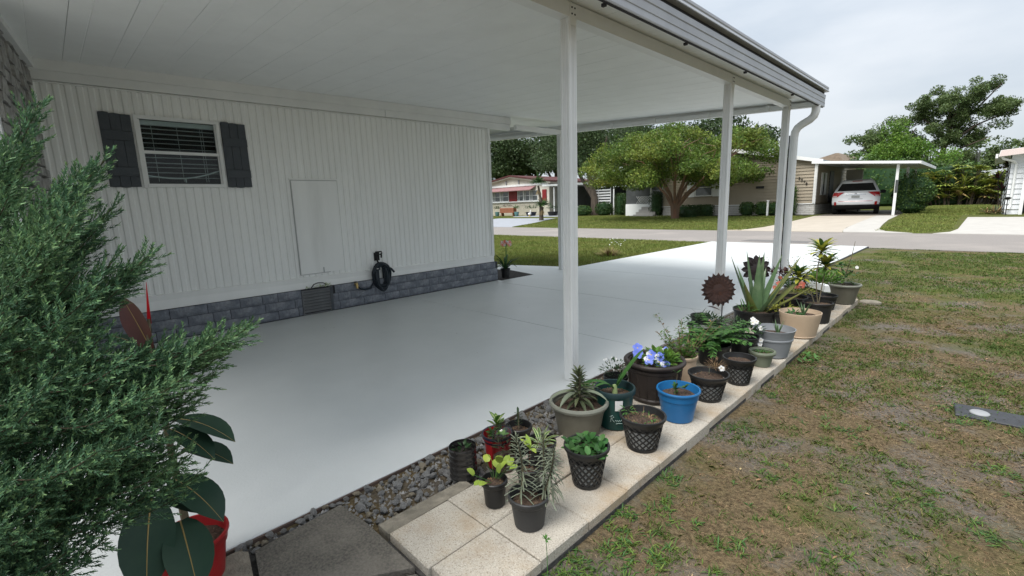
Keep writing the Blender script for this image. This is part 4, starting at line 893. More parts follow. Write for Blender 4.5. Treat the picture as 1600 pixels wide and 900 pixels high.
# --- fern mass, lattice pot behind, dark pot
t = pp('bushy ferny plant spilling out of a black pot behind the two bark-filled lattice pots', 4.255, 3.22)
pot_plain(t, .115, .092, .15, M['black']); b = MB()
for k in range(64):
    a = random.random() * 6.3; d = Vector((math.cos(a), math.sin(a), random.uniform(.35, 1.7))); L = random.uniform(.16, .31); p = Vector((0, 0, .14)); pr_ = []
    d.normalize()
    for i in range(9):
        pr_.append(p.copy()); p = p + d * L / 9; d = (d + Vector((0, 0, -.13))).normalized()
    b.tube(pr_, .0014, 3, caps=False)
    for i in range(2, 9):
        for sgn in (-1, 1):
            sd_ = d.cross(Vector((0, 0, 1))).normalized() * sgn; b.leaf(pr_[i], sd_ + d * .6 + rd(0) * .25, .036, .022, .4, 2, .1)
            b.leaf(pr_[i], sd_ * .4 + d + rd(0) * .4, .030, .018, .4, 2, .1)
part('foliage', b, M['lf_fern'], t)
t = pp('white flowering plant in a dark pot beside the grey pot', 4.36, 3.50)
pot_plain(t, .10, .08, .16, M['black']); b = MB(); bush(b, (0, 0, .17), (.13, .13, .11), 190, .036, .018); part('foliage', b, M['lf_dark'], t)
for (px, fwd, z) in ((.03, -.05, .27), (.055, -.05, .275), (.04, -.03, .29), (.10, -.03, .22), (.09, -.06, .14), (.085, -.06, .11)):
    flower(t, wd(t, at_l(px, fwd, z)), wd(t, Vector((1, -2, 1))), [M['f_white']], .018)
t = pp('black lattice pot standing behind the bushy ferny plant', 4.07, 3.50)
pot_lattice(t, .131, .091, .197); b = MB(); bush(b, (0, 0, .2), (.13, .13, .09), 150, .036, .017); part('foliage', b, M['lf_dark'], t)
t = pp('narrow black pot under the rusty round metal flower', 3.95, 3.68)
pot_plain(t, .075, .06, .225, M['black']); zz = soil(t, .075, .225, .06); b = MB(); [b.leaf((0, 0, zz), rd(.7), .12, .012, .6, 4, .2) for k in range(9)]; part('foliage', b, M['lf_grey'], t)
# --- sage pot
t = pp('small sage-green pot with low weeds, in front of the grey banded pot', 4.519, 3.389)
pot_plain(t, .080, .056, .104, M['sage'], band=M['sage']); zz = soil(t, .078, .104, .056, .02); b = MB(); bush(b, (0, 0, zz), (.055, .055, .02), 60, .02, .009); part('foliage', b, M['lf_fern'], t)
# --- gray pot
t = pp('grey pot with a raised band and a small upright aloe', 4.505, 3.671, rz=0)
part('pot', MB().lathe([(.09, 0), (.099, .004), (.124, .125), (.129, .128), (.130, .138), (.126, .141), (.139, .20), (.142, .206), (.136, .207), (.132, .17), (.09, .09)], 40), M['gray'], t, True); part('soil', MB().disc(.128, .155, 24, jit=.004), M['soil'], t)
for k in range(9):
    a = k * 2.4; b = MB(); b.fleshy(at_l(.03, 0, .15), Vector((math.cos(a) * .35, math.sin(a) * .35, 1)), random.uniform(.08, .13), .020, .006, .15, 6); part('aloe_leaf', b, M['aloe'], t, True)
# --- tan pot 2
t = pp('wide tan pot with green succulents and thin aloe spikes', 4.508, 4.344, rz=0)
part('pot', MB().lathe([(.11, 0), (.121, .004), (.127, .012), (.124, .016), (.150, .17), (.155, .195), (.155, .206), (.149, .207), (.145, .18), (.11, .09)], 40), M['tan'], t, True); zz = soil(t, .150, .206, .121, .035)
for k in range(8):
    a = k * 2.4; b = MB(); b.fleshy(at_l(.03, 0, zz), Vector((math.cos(a) * .45, math.sin(a) * .45, 1)), random.uniform(.10, .19), .020, .007, .1, 6); part('aloe_leaf', b, M['aloe'], t, True)
b = MB(); bush(b, at_l(-.07, -.03, zz), (.06, .06, .045), 60, .036, .02); part('foliage', b, M['lf_jade'], t)
# --- big aloe
t = pp('huge aloe with long grey-green spikes in a wide black pot', 4.085, 4.60, .0, rz=0)
part('pot', MB().lathe([(.15, 0), (.168, .004), (.190, .145), (.198, .148), (.20, .166), (.193, .167), (.186, .14), (.15, .08)], 40), M['black'], t, True); soil(t, .195, .166, .168, .02)
for (px, fwd, up, L, W, dr, m) in ((-.55, .1, 1.35, .62, .075, -.12, 0), (-.16, .25, 1.6, .62, .075, -.05, 0), (-.02, -.05, 1.5, .58, .085, .0, 0), (.16, .1, 1.55, .60, .080, .03, 0), (.55, .2, 1.2, .62, .080, -.08, 0), (.72, -.05, 1.1, .66, .080, -.10, 1), (.95, -.1, .85, .66, .075, -.18, 1), (.8, -.4, .55, .52, .075, -.2, 1), (-.5, -.3, .9, .38, .070, -.25, 1), (.3, -.5, .9, .40, .075, -.1, 0), (-.2, .6, 1.2, .5, .07, 0, 0), (.5, .6, 1.1, .5, .07, 0, 0)):
    b = MB(); b.fleshy(RT * px * .06 + FW * fwd * .06 + Vector((0, 0, .13)), RT * px + FW * fwd + Vector((0, 0, up)), L * .95, W * (1.65 if m else 1.25), .026, dr, 10, tip=.8); part('aloe_leaf', b, M['aloeolive' if m else 'aloe'], t, True)
b = MB()
for k in range(16): a = random.random() * 6.3; b.leaf(at_l(-.12, -.05, .15) + rd(0) * .04, rd(.9), .11, .014, .4, 4, .3)
part('offsets', b, M['lf_fern'], t)
# --- croton etc.
def cane(s, b, base, top, bend, n, L, W, mi=(0, 1)):
    base = Vector(base); top = Vector(top); pts = [base.lerp(top, i / 6) + Vector(bend) * math.sin(math.pi * i / 6) for i in range(7)]; s.tube(pts, .0048, 6)
    for k in range(n):
        a = k * 2.4; q = k / n; b.leaf(top + Vector((0, 0, -.055 * (1 - q))), (math.cos(a), math.sin(a), -.1 + 1.6 * q), L * random.uniform(.75, 1.15), W, .75, 5, .25, mi=mi[0] if random.random() < .5 else mi[1])
t = pp('tall bare canes topped with yellow-green leaf tufts in a black pot', 4.503, 4.946, rz=0)
pot_plain(t, .122, .100, .184, M['black']); zz = soil(t, .12, .184, .1, .02); s = MB(); b = MB()
cane(s, b, at_l(.0, 0, zz), at_l(.03, .05, .68), at_l(-.03, 0, 0), 40, .155, .036); cane(s, b, at_l(.02, .02, zz), at_l(.115, .10, .53), at_l(.0, 0, -.01), 40, .155, .036); cane(s, b, at_l(-.03, 0, zz), at_l(-.16, .06, .45), at_l(.02, 0, 0), 40, .135, .036)
part('cane', s, M['stem'], t, True); part('foliage', b, [M['lf_mid'], M['lf_yellow']], t)
t = pp('black lattice pot with a leafy green shrub near the far end of the pavers', 4.42, 5.56, rz=0)
pot_lattice(t, .125, .098, .145); zz = soil(t, .125, .145, .098); b = MB(); bush(b, (0, 0, .25), (.15, .15, .17), 280, .05, .032); part('foliage', b, M['lf_bright'], t)
t = pp('olive pot with a tall thin twig and spreading leaves, farthest pot on the pavers', 4.521, 5.985, rz=0)
pot_plain(t, .146, .099, .206, M['olive'], band=M['oliverim']); zz = soil(t, .146, .206, .099); s = MB(); b = MB()
s.tube([at_l(-.03, 0, zz), at_l(.01, 0, .35), at_l(.06, .02, .50), at_l(.09, .03, .66)], [.006, .005, .004, .002], 6); s.tube([at_l(0, 0, zz), at_l(-.06, .0, .42)], .005, 6)
for k in range(46):
    e = rd(.3); b.leaf(at_l(random.uniform(-.12, .10), random.uniform(-.06, .06), random.uniform(.2, .44)), e + RT * random.uniform(-.5, .7), .075, .034, .8, 4, .15)
b.leaf(at_l(.085, .03, .52), -RT, .06, .016, .2, 3); b.leaf(at_l(.085, .03, .52), RT, .06, .016, .4, 3)
part('stem', s, M['stem'], t, True); part('foliage', b, [M['lf_mid']], t); flower(t, at_l(.075, -.05, .39), (1, -1.5, .6), [M['f_white']], .018)
t = pp('black pot with a coral red bloom and maroon leaves, behind the wide tan pot', 4.22, 5.18, rz=0)
pot_plain(t, .150, .120, .165, M['black']); zz = soil(t, .15, .165, .12); b = MB(); bush(b, (0, 0, .25), (.16, .16, .14), 220, .036, .018, 0); bush(b, at_l(-.05, .05, .36), (.16, .10, .10), 130, .045, .022, 1); bush(b, at_l(.05, -.1, .2), (.10, .10, .07), 50, .045, .02, 2)
part('foliage', b, [M['lf_mid'], M['lf_maroon'], M['lf_yellow']], t)
for (px, fwd, z, r) in ((.03, -.10, .30, .04), (-.02, -.10, .29, .03), (-.16, -.05, .31, .026), (-.12, .0, .36, .02), (-.19, -.04, .27, .022)): flower(t, at_l(px, fwd, z), (1, -1.7, .6), [M['f_red'], M['f_pink']], r)
b = MB(); s = MB()
for k in range(16): p = at_l(random.uniform(-.15, .15), random.uniform(0, .1), .3); q = p + Vector((random.gauss(0, .03), random.gauss(0, .03), random.uniform(.14, .26))); s.tube([p, q], .0012, 3); [b.leaf(q + rd(0) * .012, rd(.3), .014, .008, .2, 2) for j in range(4)]
part('wispy_stems', s, M['lf_olive'], t); part('seed_heads', b, M['lf_fern'], t, kind='stuff')
t = pp('small black lattice pot between the coral bloom and the tall canes', 4.29, 5.52)
pot_lattice(t, .115, .09, .132); soil(t, .115, .132, .09)
t = pp('yellowish leafy seedling in a dark tub, between the huge aloe and the wide tan pot', 4.29, 4.62, rz=0)
pot_plain(t, .10, .085, .12, M['black']); b = MB(); bush(b, (0, 0, .13), (.11, .11, .07), 60, .05, .02); part('foliage', b, [M['lf_yellow']], t)

# --- rusty metal flowers
def metalflower(label, c, n_, r, mt, rows, stake, npet, spread, leafs):
    t = thing('metal_flower', label, 'garden stake', (stake[0], stake[1], .02)); o = Vector((stake[0], stake[1], .02)); cc = Vector(c) - o
    st = MB(); st.tube([(0, 0, 0), (0, 0, cc.z * .45), (cc.x * .4 + .02, cc.y * .4, cc.z * .7), (cc.x - n_[0] * .012, cc.y - n_[1] * .012, cc.z - .02)], .005, 6); part('stake', st, M['iron'], t)
    hd_ = part('flower_head', MB().lathe([(.001, .012), (r * .22, .010), (r * .42, .002), (r * .55, -.004)], 24), mt, t, True, loc=cc); hd_.rotation_euler = Vector(n_).normalized().to_track_quat('Z', 'Y').to_euler()
    for row in range(rows):
        R0 = r * (.30 + .0 * row); Lp = r * (.70 - .13 * row) ; pm = MB(); pm.leaf((0, 0, 0), (1, 0, .05 + .12 * row), Lp, r * spread, .22, 4, .22, prof=lambda u: min(1, .7 + u) * (1 - u ** 4.5) ** .6); me = pm.mesh('petal', mt)
        for k in range(npet):
            a = 2 * math.pi * (k + .5 * row) / npet; link('petal', me, hd_, (R0 * math.cos(a), R0 * math.sin(a), .003 * row), (random.uniform(-.15, .15), 0, a))
    for (p, d) in leafs:
        b = MB(); b.leaf(Vector(p) - o, d, .13, .075, .3, 6, .12); part('metal_leaf', b, mt, t)
    return t
metalflower('rusty round metal flower with overlapping petals and one metal leaf', (3.80, 4.42, .345), (.62, -.75, .12), .165, M['rust'], 2, (3.83, 4.45), 20, .25, [((3.84, 4.40, .15), (-.75, -.45, .42))])
metalflower('dark pointed-petal metal sunflower half hidden behind the huge aloe', (3.90, 5.12, .465), (.62, -.75, .15), .15, M['rustdark'], 1, (3.92, 5.14), 12, .42, [])

# --- lily in the mulch bed by the house corner
t = thing('potted_lily', 'pink trumpet lily in a dark pot at the corner of the slate block skirt', 'potted plant', (-.115, 5.36, -.02))
pot_plain(t, .085, .062, .17, M['black']); b = MB(); s = MB()
for k in range(20): a = k * 2.4; b.leaf((.02 * math.cos(a), .02 * math.sin(a), .15), (math.cos(a), math.sin(a), random.uniform(.8, 2.4)), random.uniform(.22, .42), .035, 1.3, 7, .3)
s.tube([(0, 0, .15), (.01, .02, .40), (0, .03, .58)], .009, 6); part('foliage', b, M['lf_dark'], t); part('stem', s, M['lf_fern'], t)
for k in range(5):
    a = k * 1.26; d = Vector((math.cos(a), math.sin(a), .15)); c = Vector((0, .03, .58)) + d * .08; s2 = MB().tube([(0, .03, .57), c], .005, 5); part('flower_stalk', s2, M['lf_fern'], t)
    flower(t, c, d, [M['f_pink'], M['f_red'], M['f_white']], .052, pet=6)

# ================================================================ RUBBER PLANT
t = thing('rubber_plant', 'rubber plant with big dark glossy leaves in a bright red pot by the juniper', 'potted plant', (3.80, .17, .005))
o = Vector((3.80, .17, .005))
part('pot', MB().lathe([(.075, 0), (.083, .004), (.100, .125), (.105, .128), (.110, .158), (.114, .162), (.113, .17), (.106, .17), (.100, .135), (.09, .1)], 40), M['red'], t, True); part('soil', MB().disc(.099, .132, 24, jit=.005), M['soil'], t)
s = MB(); s.tube([(0, 0, .14), (-.05, 0, .35), (-.10, .0, .58), (-.142, .0, .80), (-.15, .01, .87)], [.012, .011, .009, .007, .005], 8); part('stem', s, M['stem'], t, True)
def rleaf(p, q, W, m, dr=.5, up=(0, 0, 1), tw=0):
    p = Vector(p) - o; q = Vector(q) - o; L = (q - p).length * 1.04; d = (q - p).normalized() + Vector((0, 0, dr * .5)); b = MB()
    b.leaf(p, d, L, W, dr, 9, .22, prof=lambda u: math.sin(math.pi * min(1, u * .90 + .05)) ** .62 * (1 - u ** 9), mi=0, mid=1, up=up, twist=tw)
    return part('leaf', b, [m, M['rubbermid']], t, True)
RL = M['rubber']
rleaf((3.744, .195, .553), (3.935, .306, .487), .085, RL, .7)
rleaf((3.77, .174, .535), (3.929, .247, .455), .08, RL, .6)
rleaf((3.90, .09, .395), (4.08, .04, .22), .125, RL, .8, tw=.25)
rleaf((3.97, .14, .33), (4.15, .135, .205), .115, RL, .7)
rleaf((3.83, .152, .40), (4.03, .228, .300), .105, RL, .7)
rleaf((3.82, .112, .37), (3.96, .215, .300), .10, RL, .6)
rleaf((3.75, .20, .45), (3.90, .30, .40), .085, RL, .8)
rleaf((3.665, .172, .775), (3.585, .128, .945), .088, M['redleaf'], .25, up=(.6, -.5, .3), tw=.3)
rleaf((3.66, .17, .76), (3.54, .09, .815), .085, RL, .6)
rleaf((3.68, .19, .70), (3.62, .30, .72), .08, RL, .6)
b = MB(); b.leaf(Vector((3.65, .182, .86)) - o, (-.05, .06, 1), .135, .016, .05, 6, .5, prof=lambda u: 1 - u * .9); part('bud_sheath', b, M['redspike'], t, True)

# ================================================================ JUNIPER (close left)
JT = [(4131,20,1442),(4059,-1,1369),(4010,10,1434),(4118,1,1420),(4028,-23,1383),(4036,-20,1341),(4035,-22,1378),(3955,-29,1358),(4052,-41,1302),(4102,-43,1311),(4151,-67,1221),(3992,-50,1284),(4241,103,1325),(4238,77,1295),(4199,86,1282),(4159,87,1308),(4130,61,1234),(4060,59,1231),(4221,100,1225),(4167,67,1165),(4182,72,1196),(4248,60,1301),(4242,39,1256),(4164,58,1289),(4265,36,1253),(4294,27,1215),(4194,18,1175),(4346,130,1123),(4348,79,1067),(4283,70,1067),(4328,141,1130),(4256,126,1091),(4311,101,1085),(4300,102,1086),(4203,52,1034),(4203,79,1028),(4339,78,1121),(4350,38,1065),(4256,56,1091),(4240,63,1176),(4218,57,1154),(4131,49,1142),(4513,249,978),(4419,244,939),(4451,196,963),(4469,243,960),(4444,193,948),(4383,221,930),(4504,206,962),(4378,158,919),(4374,148,920),(4469,204,922),(4450,162,934),(4417,171,911),(4433,183,872),(4334,129,850),(4418,131,881),(4401,169,833),(4303,147,794),(4240,100,797),(4416,150,808),(4421,94,845),(4354,116,794),(4323,160,938),(4301,83,897),(4228,96,894),(4296,128,919),(4288,97,921),(4304,97,921),(4424,138,731),(4388,105,748),(4400,116,730),(4428,141,671),(4408,121,699),(4343,81,706),(4390,119,623),(4411,96,680),(4372,96,656),(4453,91,714),(4389,62,722),(4444,33,783),(4406,73,661),(4371,34,705),(4246,26,685),(4358,41,618),(4287,6,659),(4251,13,634),(4390,7,638),(4350,1,665),(4277,-23,661),(4358,-15,570),(4310,-44,642),(4286,-23,561),(4300,-44,518),(4266,-62,564),(4303,-60,619),(4343,-71,527),(4278,-86,528),(4341,-72,568),(4247,-103,501),(4183,-105,540),(4300,-90,566),(4279,-134,533),(4262,-119,595),(4270,-130,564),(4181,-167,510),(4189,-156,578),(4104,-166,535),(4084,-85,1242),(4042,-117,1273),(4356,23,1105),(3687,-192,1143),(3957,-134,758),(3883,-237,792),(4161,24,1175),(3793,-302,439),(3942,33,1047),(4373,134,898),(4399,30,993),(4385,-119,749),(4093,-122,881),(4215,-128,1009),(4235,-107,733),(4133,-129,1272),(4438,78,843),(4092,-54,1179),(4102,-122,493),(4258,-129,993),(3739,-77,1257),(4375,-14,1160),(3828,-218,848),(4191,4,1124),(3892,-209,489),(4222,-86,1134),(4302,-160,686),(4075,-121,522),(4328,83,689),(3715,-195,1148),(3933,-128,717),(4094,-27,736),(3831,-213,421),(3990,-194,782),(4158,171,794),(4158,-164,794),(4434,-28,944),(4139,-73,564),(3823,-186,1006),(4066,-203,890),(3759,-166,862),(3874,-163,1239),(4380,152,892),(3802,-152,1058),(4355,-79,728),(4116,-166,933),(4099,-110,869),(4493,67,962),(4175,-168,648),(4185,18,728),(4144,-154,564),(4416,34,987),(3746,-186,1214),(4141,-205,602),(4125,37,1018),(3694,-228,954),(4150,-171,808),(4028,-185,838),(3900,-229,750),(4120,90,740),(4177,-156,569),(3955,-127,1046),(3929,-59,959),(4367,-84,1026),(3911,-182,847),(3668,-146,1290),(4431,43,1083),(3768,-112,1132),(4120,-134,1137),(4295,93,733),(4386,30,1193),(3636,-165,1298),(3990,-179,521),(4054,80,681),(4092,-17,692),(4390,4,942),(3927,-105,680),(4131,-80,1007),(3757,-154,1200),(4071,9,894),(3751,-247,512),(3857,-148,710),(4046,-165,536),(3898,-157,525),(4205,30,709),(3937,-36,1265),(4119,-26,849),(4303,-78,1168),(4213,15,1203),(4406,-67,891),(3924,-151,688),(4150,-147,709),(4249,-104,844),(3787,-118,1067),(4290,-181,779),(3676,-200,1146),(4231,28,1227),(3777,-159,1114),(3988,-128,825),(3781,-93,1020),(3808,-246,390),(4098,61,690),(4205,-137,1170),(4143,-35,857),(3932,-129,625),(4160,-126,1153),(4290,55,1041),(3712,-170,1003),(3918,-221,576),(4021,-165,1017),(4321,-66,988),(3942,-173,1080),(3975,-187,794),(4497,-1,808),(4377,-72,733),(4183,-100,980),(4091,-114,747),(4024,-110,1044),(3973,21,986),(4273,-129,975),(4513,53,888),(3840,-299,455),(4353,21,896),(4028,-4,1077),(4375,-83,1023),(4026,-57,513),(4248,-169,1008),(4298,-96,612),(4406,-1,1006),(4180,26,732),(4073,-22,832),(3800,-151,1250),(4215,-71,1056),(4336,95,868),(3912,-100,1006),(4329,-11,905),(4152,-47,765),(4384,8,887),(4250,-18,1057),(4184,-72,1084),(4170,-137,946),(4236,-92,799),(4316,-120,701),(4397,40,892),(4136,-34,1125),(4271,-202,755),(4035,99,776),(3977,-77,1019),(4301,90,836),(4165,-170,1029),(3846,-203,920),(3871,-144,689),(4391,-99,662),(3982,1,724),(4348,-77,1076),(3789,-186,882),(4149,-73,979),(4301,39,680),(4149,-149,1045),(4191,77,818),(3950,-99,865),(4424,63,800),(4085,-78,686),(4342,-148,755),(4064,-100,830),(4339,-92,857),(3794,-94,1257),(3893,-139,650),(4246,-31,1157),(4406,-8,1034),(4181,-132,1210),(4169,-86,586),(3927,-193,457),(3769,-249,575),(4037,-79,845),(4562,124,921),(4071,-54,1260),(4135,-189,914),(4007,-208,624),(4401,-139,692),(4333,-66,874),(4290,-66,617),(4148,-191,720),(4343,36,1214),(3921,-93,851),(3890,-24,1022),(4120,41,613),(4370,4,1121),(4051,26,600),(3944,-196,1013),(4415,12,862),(4214,25,1177),(3929,-150,1053),(4115,-23,1185),(3942,-125,940),(4350,-161,745),(3986,10,1097),(4214,-37,1023),(4185,-85,856),(3687,-223,878),(4092,89,622),(3962,-30,997),(4241,-199,761),(4080,40,851),(3803,-196,960),(4091,126,785),(4075,72,625),(4147,-58,1116),(4355,-19,1119),(4134,-105,663),(4373,-78,668),(4440,127,911),(4004,-63,1086),(4060,-51,867),(3978,-144,730),(4301,-34,719),(4180,-107,824),(3994,-167,798),(4042,-51,930),(4238,-26,843),(4128,96,599),(4280,-163,616),(4213,-171,955),(4287,-122,874),(3849,-58,982),(4003,-210,906),(4093,-145,1048),(4079,-93,848),(4088,-28,941),(4040,23,1221),(4374,-89,697),(4099,29,1063),(4292,111,755),(3936,-113,934),(3829,-127,1280),(3654,-168,1220),(3740,-260,789),(4140,-179,784),(4425,42,966),(4040,-115,701),(4102,-60,891),(4106,10,861),(4319,28,1008),(3900,-45,985),(4110,-163,712),(3850,-128,1237),(4211,-178,968),(4264,-129,904),(4233,-142,741),(4068,-151,651),(4246,-56,966),(3992,-68,744),(4313,-70,618),(4269,-40,1170),(4360,-47,770),(3882,-19,909),(4345,-54,703),(4007,-198,789),(4281,-20,823),(4334,-6,757),(4307,-9,1190),(4397,-56,751),(4014,-185,708),(4197,-148,698),(3901,-23,1215),(3737,-148,1236),(4100,-104,1114),(4202,-43,1265),(4244,80,761),(4171,-128,816),(4165,-28,1045),(4168,5,612),(4411,119,891),(4193,-178,864),(4287,-77,906),(4110,-82,1262),(3967,-83,1217),(3773,-160,1260),(4191,-209,774),(3850,-68,1251),(4039,-143,485),(4162,15,926),(3699,-129,1176),(4285,50,791),(4399,26,950),(4036,-26,795),(3848,-183,946),(4168,63,903),(4365,38,1233),(4292,34,756),(3964,-58,984),(3740,-214,993),(3857,-106,879),(3930,26,913),(4278,30,659),(4295,60,915),(4067,-134,472),(4525,80,829),(3860,-28,996),(4197,-63,561)]
t = thing('juniper_bush', 'feathery blue-green juniper bush filling the near left edge', 'bush', (4.02, -.42, 0)); o = Vector((4.02, -.42, 0))
P3 = []; PM = []; bk = MB()
def needles(a, c, n, ln, ang):                              # needles along a twig a->c
    ax = c - a; L = ax.length; ax.normalize(); s1 = ax.orthogonal().normalized(); s2 = ax.cross(s1)
    for k in range(n):
        q = (k + random.random()) / n; p = a + ax * L * q; an = k * 2.399 + random.random() * .5
        d = (ax * math.cos(ang) + (s1 * math.cos(an) + s2 * math.sin(an)) * math.sin(ang)); l = ln * random.uniform(.7, 1.25) * (1 - .35 * q)
        wv = d.cross(ax)  .normalized() * .00145; e = p + d * l
        PM.append(1 if (q > .72 and random.random() < .75) else 0); P3.extend((tuple(p - wv), tuple(p + wv), tuple(e + wv * .45), tuple(e - wv * .45)))
trunk = [Vector((4.02, -.42, 0)), Vector((4.03, -.36, .35)), Vector((4.06, -.28, .75)), Vector((4.09, -.2, 1.1))]
bk.tube([p - o for p in trunk], [.03, .025, .018, .01], 8)
JX = JT
for i, (x, y, z) in enumerate(JX):
    tip = Vector((x, y, z)) / 1000; zb = max(.12, min(1.0, tip.z * .78 - .04)); q = zb / 1.1; k = min(2, int(q * 3)); base = trunk[k].lerp(trunk[k + 1], q * 3 - k)
    L = random.uniform(.14, .22); d0 = (tip - base).normalized() + Vector((0, 0, -.05)); d0.normalize(); st = tip - d0 * L
    if i % 40 == 0: bk.tube([base - o, base.lerp(st, .5) - o + Vector((0, 0, -.02)), st - o], [.006, .004, .002], 5)
    ax = [st + (tip - st) * (j / 10) + Vector((0, 0, -.018 * math.sin(math.pi * j / 10))) for j in range(11)]
    bk.tube([p - o for p in ax[::2]], [.0013, .0012, .0011, .001, .0009, .0007], 4)
    nt_ = 22
    for j in range(nt_):
        q = j / nt_; g = q * 10; a = ax[int(g)].lerp(ax[int(g) + 1], g - int(g)); an = j * 2.399 + random.random(); s1 = d0.orthogonal().normalized(); s2 = d0.cross(s1)
        td = (d0 * .9 + (s1 * math.cos(an) + s2 * math.sin(an)) * .6 + Vector((0, 0, .08)) + rd(0) * .25).normalized(); tl = (.058 * (1 - .5 * q) + .012) * random.uniform(.7, 1.2)
        m_ = a + td * tl * .6 ; e_ = m_ + (td + Vector((0, 0, .16))).normalized() * tl * .5
        needles(a, m_, 12, .0125, .62); needles(m_, e_, 11, .0115, .5)
    needles(ax[5], tip, 26, .0115, .5)
V = np.array(P3) - np.array(o); me = npmesh('foliage', V, 4, [M['jun'], M['juntip']]); me.polygons.foreach_set('material_index', PM); link('foliage', me, t)
part('branch', bk, M['junbark'], t, True)
# ================================================================ ACROSS THE STREET
def lap(b, A, B_, z0, z1, pitch=.165, n=(0, -1, 0), top=None):      # lap siding between plan points A, B_
    A = Vector((*A, 0)); B_ = Vector((*B_, 0)); n = Vector(n); z = z0
    while z < z1 - .01:
        q = min(z + pitch, z1); p0 = A + n * .04; p1 = B_ + n * .04; r0 = A + n * .006; r1 = B_ + n * .006; e = Vector((0, 0, 1))
        b.add([p0 + e * z, p1 + e * z, r1 + e * q, r0 + e * q, A + e * z, B_ + e * z], [(0, 1, 2, 3), (4, 5, 1, 0)]); z = q
def bricks(b, A, B_, z0, z1, n, L=.40, Hc=.10, g=.012):
    A = Vector((*A, 0)); B_ = Vector((*B_, 0)); D = (B_ - A); T = D.length; D.normalize(); n = Vector(n); r = 0; z = z0
    while z < z1 - .02:
        u = -(r % 2) * L / 2; q = min(z + Hc - g, z1)
        while u < T:
            a, c = max(0, u), min(T, u + L - g)
            if c - a > .03:
                d = n * random.uniform(.015, .024); b.add([A + D * a + n * .002 + Vector((0, 0, z)), A + D * c + n * .002 + Vector((0, 0, z)), A + D * c + n * .002 + Vector((0, 0, q)), A + D * a + n * .002 + Vector((0, 0, q)), A + D * a + d + Vector((0, 0, z)), A + D * c + d + Vector((0, 0, z)), A + D * c + d + Vector((0, 0, q)), A + D * a + d + Vector((0, 0, q))], [(4, 5, 6, 7), (0, 1, 5, 4), (1, 2, 6, 5), (2, 3, 7, 6), (3, 0, 4, 7)])
            u += L
        z += Hc; r += 1
def shift(b, o): o = Vector(o); b.v = [tuple(Vector(p) - o) for p in b.v]; return b
# ---- tan house
O = (-5, 28.2, .15); th = thing('tan_house', 'tan clapboard house with white block skirt and house number beside the carport', 'house', O)
def hp(name, b, m, par=None, **k): return part(name, shift(b, O), m, par or th, **k)
hp('wall', MB().bx(-9.2, -.82, 28.205, 38, .12, 2.88), M['siding_tan'])
b = MB(); lap(b, (-9.2, 28.2), (-.82, 28.2), .80, 2.9); lap(b, (-.80, 28.2), (-.80, 35), .80, 2.85, n=(1, 0, 0))
z = 2.9
while z < 3.75:                                                   # gable courses
    hw = (3.86 - z) / .96 * 4.2; lap(b, (-5 - hw, 28.2), (-5 + hw, 28.2), z, min(z + .115, 3.8)); z += .115
hp('siding', b, M['siding_tan'], kind='stuff')
b = MB(); bricks(b, (-9.2, 28.2), (-.80, 28.2), .12, .74, (0, -1, 0)); bricks(b, (-.80, 28.2), (-.80, 33), .12, .74, (1, 0, 0)); hp('skirt', b, M['brick_w'], kind='stuff')
hp('skirt_ledge', MB().bx(-9.22, -.765, 28.15, 28.199, .745, .80), M['white'])
hp('corner_trim', MB().bx(-.9, -.765, 28.13, 28.26, .805, 2.82), M['white'])
b = MB(); b.prism([(-5, 28.0, 3.82), (-.55, 28.0, 2.86), (-.55, 28.0, 2.95), (-5, 28.0, 3.93)], (0, 10.5, 0)); b.prism([(-5, 28.0, 3.82), (-5, 28.0, 3.93), (-9.5, 28.0, 2.95), (-9.5, 28.0, 2.86)], (0, 10.5, 0)); hp('roof', b, M['roof_g'])
b = MB(); b.prism([(-5, 27.96, 3.74), (-.53, 27.96, 2.80), (-.53, 27.96, 2.97), (-5, 27.96, 3.95)], (0, .035, 0)); b.prism([(-5, 27.96, 3.74), (-5, 27.96, 3.95), (-9.52, 27.96, 2.97), (-9.52, 27.96, 2.80)], (0, .035, 0)); hp('barge_board', b, M['white'])
def hwin(x0, x1, z0, z1, y, par=None):
    f = hp('window', (lambda b: (b.bx(x0 - .05, x0, y - .05, y, z0 - .05, z1 + .05), b.bx(x1, x1 + .05, y - .05, y, z0 - .05, z1 + .05), b.bx(x0, x1, y - .05, y, z1, z1 + .05), b.bx(x0, x1, y - .06, y, z0 - .05, z0), b.bx(x0, x1, y - .045, y, (z0 + z1) / 2 - .02, (z0 + z1) / 2 + .02))[-1])(MB()), M['white'])
    part('pane', MB().bx(x0, x1, y - .028, y - .024, z0, z1).__class__().bx(x0 - O[0], x1 - O[0], y - .028 - O[1], y - .024 - O[1], z0 - O[2], z1 - O[2]), M['winglass'], f); return f
hwin(-7.05, -6.1, 1.40, 2.35, 28.17)
for a, c in ((-7.6, -7.12), (-6.03, -5.6)): hp('shutter', MB().bev(a, c, 28.12, 28.17, 1.32, 2.4, .01), M['white'])
hp('wall_vent', MB().bx(-3.65, -3.25, 28.13, 28.17, 1.66, 1.78), M['gap'])
for ch, px, pz in (('2', -1.56, 2.03), ('0', -1.44, 1.94), ('7', -1.32, 1.84), ('8', -1.22, 1.74)):
    fc = bpy.data.curves.new('n', 'FONT'); fc.body = ch; fc.size = .19; fc.extrude = .012; fo = bpy.data.objects.new('tmp', fc); C.objects.link(fo); dg = bpy.context.evaluated_depsgraph_get(); me = bpy.data.meshes.new_from_object(fo.evaluated_get(dg)); bpy.data.objects.remove(fo)
    me.materials.clear(); me.materials.append(M['iron']); link('house_number', me, th, (px - O[0] - .05, 28.15 - O[1], pz - O[2]), (math.pi / 2, 0, 0))
